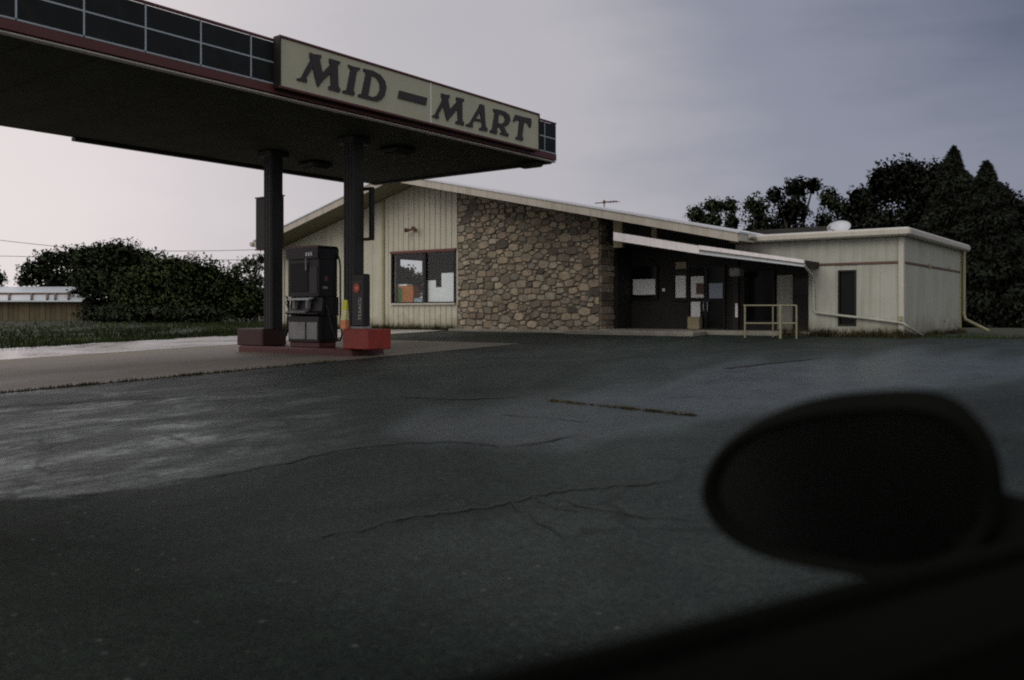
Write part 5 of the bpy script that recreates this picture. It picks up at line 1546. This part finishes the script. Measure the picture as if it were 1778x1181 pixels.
tree("broad_tree", "tallest broad dark tree above the annex roof, left of the pointed conifers", "tree", [(1575, 315, 48, 46), (1538, 320, 36, 42), (1625, 322, 44, 48), (1660, 370, 55, 75), (1610, 345, 50, 68), (1690, 340, 28, 36), (1648, 305, 20, 30), (1735, 355, 32, 42), (1700, 380, 50, 50), (1560, 420, 90, 80), (1600, 500, 90, 80), (1530, 490, 60, 80)], 38, LB, 0.24, 9, group=GR, seed=1)
conifer("pointed conifer with the highest tip in the dark trees", 1656, 258, 575, 118, 36, 2, LB)
conifer("shorter pointed conifer near the edge of the photo", 1713, 284, 575, 125, 35, 3, LB)
tree("broad_tree", "dark round tree at the far right edge beyond the conifers", "tree", [(1768, 385, 50, 55), (1790, 440, 70, 70), (1740, 500, 70, 75), (1800, 530, 80, 50)], 37, LB, 0.24, 9, group=GR, seed=4)
tree("broad_tree", "dark tree standing just right of the satellite dish", "tree", [(1500, 352, 36, 34), (1480, 395, 40, 45), (1525, 420, 50, 60), (1500, 490, 60, 70)], 41, LB, 0.24, 9, group=GR, seed=5)
tree("broad_tree", "taller lumpy tree with two heads above the eave corner", "tree", [(1383, 328, 25, 24), (1346, 340, 17, 17), (1412, 322, 17, 15), (1375, 368, 36, 30), (1360, 420, 60, 45), (1400, 450, 45, 60)], 44, LB, 0.22, 8, trunk=1372, group=GR, seed=6)
tree("slender_tree", "slender thin-crowned tree left of the satellite dish with sky showing through", "tree", [(1440, 347, 22, 26), (1458, 362, 16, 22), (1432, 390, 22, 28), (1445, 440, 30, 45)], 46, LD, 0.20, 6.5, trunk=1444, group=GR, seed=7, trunk_r=0.10)
tree("slender_tree", "small airy tree nearest the roof slope with gaps in its crown", "tree", [(1240, 360, 24, 18), (1268, 360, 18, 19), (1208, 372, 19, 18), (1232, 386, 30, 20), (1270, 386, 16, 20)], 48, LD, 0.20, 6.5, trunk=1250, group=GR, seed=8, trunk_r=0.10)
tree("broad_tree", "low dark tree behind the eave corner", "tree", [(1312, 362, 27, 26), (1325, 400, 38, 34), (1295, 420, 22, 22), (1330, 450, 40, 40)], 47, LD, 0.22, 7, group=GR, seed=9)
tree("bush", "dark thicket at the foot of the trees right of the annex", "bush", [(1700, 555, 60, 28), (1770, 552, 60, 32), (1840, 545, 60, 40)], 33, LB, 0.2, 8, group=GR, seed=10)
# left side
tree("broad_tree", "dark ragged tree above the shed roof with sky gaps", "tree", [(60, 470, 32, 22), (95, 452, 40, 24), (135, 448, 40, 24), (45, 487, 22, 14), (100, 490, 50, 28), (150, 480, 45, 35), (130, 520, 40, 30)], 66, LD, 0.30, 5.0, group=GL_, seed=11)
tree("broad_tree", "highest dark rounded tree on the left", "tree", [(200, 444, 52, 30), (160, 452, 40, 30), (245, 455, 40, 28), (190, 495, 70, 55), (250, 510, 55, 50)], 60, LD, 0.28, 9, group=GL_, seed=12)
tree("bush", "wide olive green bush in front of the tall left tree", "bush", [(300, 480, 75, 42), (345, 492, 75, 45), (250, 510, 60, 42), (390, 510, 55, 42), (320, 530, 110, 32)], 50, LO, 0.24, 10, group=GL_, seed=13)
tree("slender_tree", "pale grey-green airy tree beside the canopy column", "tree", [(432, 462, 24, 22), (455, 455, 20, 20), (410, 470, 14, 14), (440, 490, 28, 22)], 72, LP, 0.26, 3.2, group=GL_, seed=14, trunk_r=0.12)
tree("bush", "dark bush behind the foot of the canopy columns", "bush", [(445, 520, 38, 30), (475, 530, 40, 30), (420, 535, 45, 24)], 49, LO, 0.24, 9, group=GL_, seed=15)
tree("broad_tree", "small tree cut by the left edge of the photo, above the shed", "tree", [(-12, 485, 26, 20), (-40, 470, 34, 30), (-30, 510, 40, 30)], 68, LD, 0.30, 6, group=GL_, seed=16)
tree("broad_tree", "dark tree seen through the store's front window", "tree", [(700, 476, 28, 16), (735, 486, 26, 14), (690, 500, 60, 26), (640, 490, 50, 30)], 60, LD, 0.30, 8, group=GL_, seed=17)
tree("bush", "low dark hedge-like bush along the grass beyond the wet strip", "bush", [(190, 545, 60, 18), (270, 547, 70, 18), (350, 548, 60, 17)], 47, LD, 0.22, 8, group=GL_, seed=18)

# ------------------------------------------------------------------ grass and weeds
def blades(name, pts, h0, h1, wd, m, kind='stuff'):
    n = len(pts)
    p = np.array(pts)
    h = h0 + (h1 - h0) * rng.random(n) ** 1.5
    an = rng.random(n) * 2 * np.pi
    dx, dy = np.cos(an), np.sin(an)
    lean = rng.normal(size=(n, 2)) * 0.35
    W = wd * (0.6 + 0.8 * rng.random(n))
    A = p + np.stack([dx * W, dy * W, np.full(n, -0.02)], 1)
    Bq = p + np.stack([-dx * W, -dy * W, np.full(n, -0.02)], 1)
    C = p + np.stack([lean[:, 0] * h, lean[:, 1] * h, h], 1)
    V = np.stack([A, Bq, C], 1).reshape(-1, 3)
    me = quads_mesh(name, V, np.arange(len(V)).reshape(-1, 3), m)
    o = bpy.data.objects.new(name, me); COL.objects.link(o)
    return tag(o, kind=kind)
pts = []
for _ in range(70000):
    w = rng.uniform(-6, 44); s = GRASS - 0.05 - abs(rng.normal()) ** 1.2 * 9.0
    if math.sin(s * 1.3 + 2 * math.sin(w * .7)) * math.sin(w * 0.9 + s * .4) + rng.normal() * .5 < -0.25: continue
    x, y, _z = xyz(s, w); pts.append((x, y, gz(w) - 0.012))
blades("grass", pts, 0.04, 0.19, 0.022, M['grass'])
pts = []
for _ in range(2200):                                  # tufts growing over the strip's far edge
    cl = rng.integers(0, 22); rr_ = np.random.default_rng(int(cl)); w = rr_.uniform(0, 20) + rng.normal() * 0.15; s = GRASS + abs(rr_.normal()) * 0.12 + rng.normal() * 0.08
    x, y, _z = xyz(s, w); pts.append((x, y, gz(w)))
blades("grass_tufts", pts, 0.04, 0.16, 0.015, M['grass'])
def line_weeds(name, a, b, n, spread, h0, h1, m, clump=0.5, zoff=0.0):
    pts = []; cent = rng.random(max(2, int(n / 60)))
    for _ in range(n):
        t = rng.choice(cent) + rng.normal() * 0.012 if rng.random() < clump else rng.random()
        t = min(max(t, 0), 1)
        s = a[0] + (b[0] - a[0]) * t + rng.normal() * spread; w = a[1] + (b[1] - a[1]) * t - abs(rng.normal()) * spread
        x, y, _z = xyz(s, w); pts.append((x, y, gz(w) + zoff))
    return blades(name, pts, h0, h1, 0.012, m)
line_weeds("weeds", (S_L - 0.5, W0 - 0.08), (S_ST, W0 - 0.08), 2600, 0.10, 0.05, 0.26, M['weed'])
line_weeds("weeds", (S_R - 0.6, W0 - 0.04), (AX1 + 0.1, W0 - 0.04), 1700, 0.09, 0.03, 0.26, M['weed'])
line_weeds("weeds", (AX1 + 0.06, W0), (AX1 + 0.06, W0 + AD), 900, 0.06, 0.03, 0.18, M['weed'])
e0, e1 = on_g(0, 682), on_g(480, 638)
line_weeds("weeds", (EDGE + 0.03, 2.0), (EDGE + 0.03, 10.5), 2400, 0.035, 0.008, 0.055, M['weed'], clump=0.85)
q0, q1 = on_g(960, 697), on_g(1205, 722)
line_weeds("weeds", q0, q1, 700, 0.018, 0.006, 0.026, M['weed'], clump=0.75, zoff=0.008)
gq = on_g(1720, 585)
line_weeds("weeds", (AX1 + 0.2, W0 + 1.5), (AX1 + 9, W0 + 0.5), 2000, 0.9, 0.02, 0.12, M['grass'])

# ------------------------------------------------------------------ the car the photo is taken from: door top and wing mirror
fx, fy = 0.82, 0.5724                                # the car points this way
lx, ly = -0.5724, 0.82                               # outwards, to its left side
def cp(al, la, z): return (al * fx + la * lx, al * fy + la * ly, z)
car = thing_at("parked_car", "black car at the photographer's elbow with its oval wing mirror", "car", cp(0.3, 0.42, -0.02))
BELT = 0.945
prof = [(0.30, 0.80), (0.31, BELT - 0.01), (0.33, BELT), (0.385, BELT), (0.42, BELT - 0.012), (0.445, BELT - 0.05), (0.475, 0.72), (0.485, 0.55), (0.46, 0.36), (0.42, 0.24), (0.33, 0.22), (0.30, 0.30)]
def body(name, stations, m):
    V, F = [], []
    n = len(prof)
    for al, dz, dl in stations:
        for la, z in prof:
            k = max(0, (z - 0.5) / 0.45)
            V.append(cp(al, la + dl, z + dz * k))
    for i in range(len(stations) - 1):
        for k in range(n):
            j = (k + 1) % n
            F.append((i * n + k, (i + 1) * n + k, (i + 1) * n + j, i * n + j))
    F.append(tuple(range(n))); F.append(tuple(reversed(range((len(stations) - 1) * n, len(stations) * n))))
    g = MB(); g.add(V, F, False)
    return g.build(name, m, car)
door = body("door", [(-0.55, 0.02, 0.0), (-0.2, 0.01, 0.0), (0.1, 0.0, 0.0), (0.4, -0.005, 0.0), (0.70, -0.01, 0.0), (0.94, -0.015, -0.004)], M['car'])
body("rear_body", [(-1.9, 0.03, -0.05), (-1.2, 0.03, -0.01), (-0.556, 0.02, 0.0)], M['car'])
body("fender", [(0.946, -0.015, -0.004), (1.3, -0.02, -0.01), (1.75, -0.05, -0.05), (2.1, -0.10, -0.14)], M['car'])
g = MB()                                              # window seal along the door top
g.tube([cp(-0.5, 0.40, BELT + 0.012), cp(0.1, 0.40, BELT + 0.004), cp(0.9, 0.395, BELT - 0.008)], 0.010, 8); g.build("window_seal", M['car_trim'], door)
# unseen rest of the cabin, added to shade the ground beside the door
def slab(name, al0, al1, la0, la1, z0, z1, rise=0.0):
    c8 = [cp(al0, la0, z0), cp(al1, la0, z0 - rise), cp(al1, la1, z0 - rise), cp(al0, la1, z0), cp(al0, la0, z1), cp(al1, la0, z1 - rise), cp(al1, la1, z1 - rise), cp(al0, la1, z1)]
    g = MB(); g.add(c8, [(0, 3, 2, 1), (4, 5, 6, 7), (0, 1, 5, 4), (1, 2, 6, 5), (2, 3, 7, 6), (3, 0, 4, 7)])
    return g.build(name, M['car'], car)
slab("roof", -1.5, 0.38, -1.05, 0.30, 1.49, 1.55)
slab("unseen_rear_pillar", -1.6, -0.62, 0.28, 0.36, 0.95, 1.50)
slab("unseen_rear_pillar", -1.6, -0.62, -1.1, -1.03, 0.95, 1.50)
slab("unseen_rear_deck", -2.2, -1.5, -1.1, 0.36, 0.9, 1.0)
slab("unseen_floor_pan", -1.6, 1.6, -1.15, 0.29, 0.22, 0.28)
slab("unseen_far_door", -1.6, 1.0, -1.22, -1.10, 0.25, 0.95)
# mirror: outline measured on the photo, put on its own tilted plane
mc = Vector((0.337, 0.90, 0.972))
mn = Vector((-0.50, -0.85, -0.16)).normalized()      # towards the driver, tipped a little down
mx_ = mn.cross(Vector((0, 0, 1))).normalized() * -1
my_ = mx_.cross(mn) * -1
if my_.z < 0: my_ = -my_
if mx_.x < 0: mx_ = -mx_
out_px = [(1213, 870), (1217, 832), (1240, 790), (1280, 757), (1330, 733), (1390, 716), (1460, 706), (1540, 701), (1600, 703), (1650, 716), (1692, 745), (1725, 790), (1742, 850), (1736, 915), (1705, 965), (1645, 998), (1560, 1010), (1480, 1004), (1400, 990), (1330, 973), (1275, 948), (1234, 913)]
ol = []
for x, y in out_px:
    d = Vector(((x - CX) / FPX, 1, (HY - y) / FPX)); tt = (mc - Vector((0, 0, EYE))).dot(mn) / d.dot(mn)
    q = Vector((0, 0, EYE)) + d * tt - mc
    ol.append((q.dot(mx_), q.dot(my_)))
ol = [(p.x, p.y) for p in smooth_path([(*p, 0) for p in ol + [ol[0]]], 3)[:-1]]
cxm = sum(p[0] for p in ol) / len(ol); cym = sum(p[1] for p in ol) / len(ol)
def mp_(p, sc, dep): 
    return mc + mx_ * (cxm + (p[0] - cxm) * sc) + my_ * (cym + (p[1] - cym) * sc) - mn * dep
rings = [(0.86, 0.012), (0.90, 0.0), (0.95, -0.004), (0.99, 0.004), (1.0, 0.02), (0.985, 0.05), (0.93, 0.085), (0.80, 0.115), (0.58, 0.135), (0.30, 0.143)]
n = len(ol); V, F = [], []
for sc, dep in rings:
    V += [tuple(mp_(p, sc, dep)) for p in ol]
for i in range(len(rings) - 1):
    for k in range(n):
        j = (k + 1) % n
        F.append((i * n + k, i * n + j, (i + 1) * n + j, (i + 1) * n + k))
F.append(tuple(range((len(rings) - 1) * n, len(rings) * n)))
g = MB(); g.add(V, F, True); hous = g.build("mirror_housing", M['car_trim'], car)
g = MB(); g.add([tuple(mp_(p, 0.868, 0.0105)) for p in ol], [tuple(range(n))]); g.build("mirror_glass", M['mirror'], hous)
# mirror foot to the door
f0 = mc + mx_ * (cxm + 0.05) - my_ * 0.03 - mn * 0.07
g = MB(); g.tube([f0, f0.lerp(Vector(cp(0.90, 0.43, BELT - 0.01)), 0.5) + Vector((0, 0, -0.01)), Vector(cp(0.92, 0.40, BELT - 0.04))], [0.05, 0.045, 0.06], 12); g.build("mirror_foot", M['car_trim'], hous)
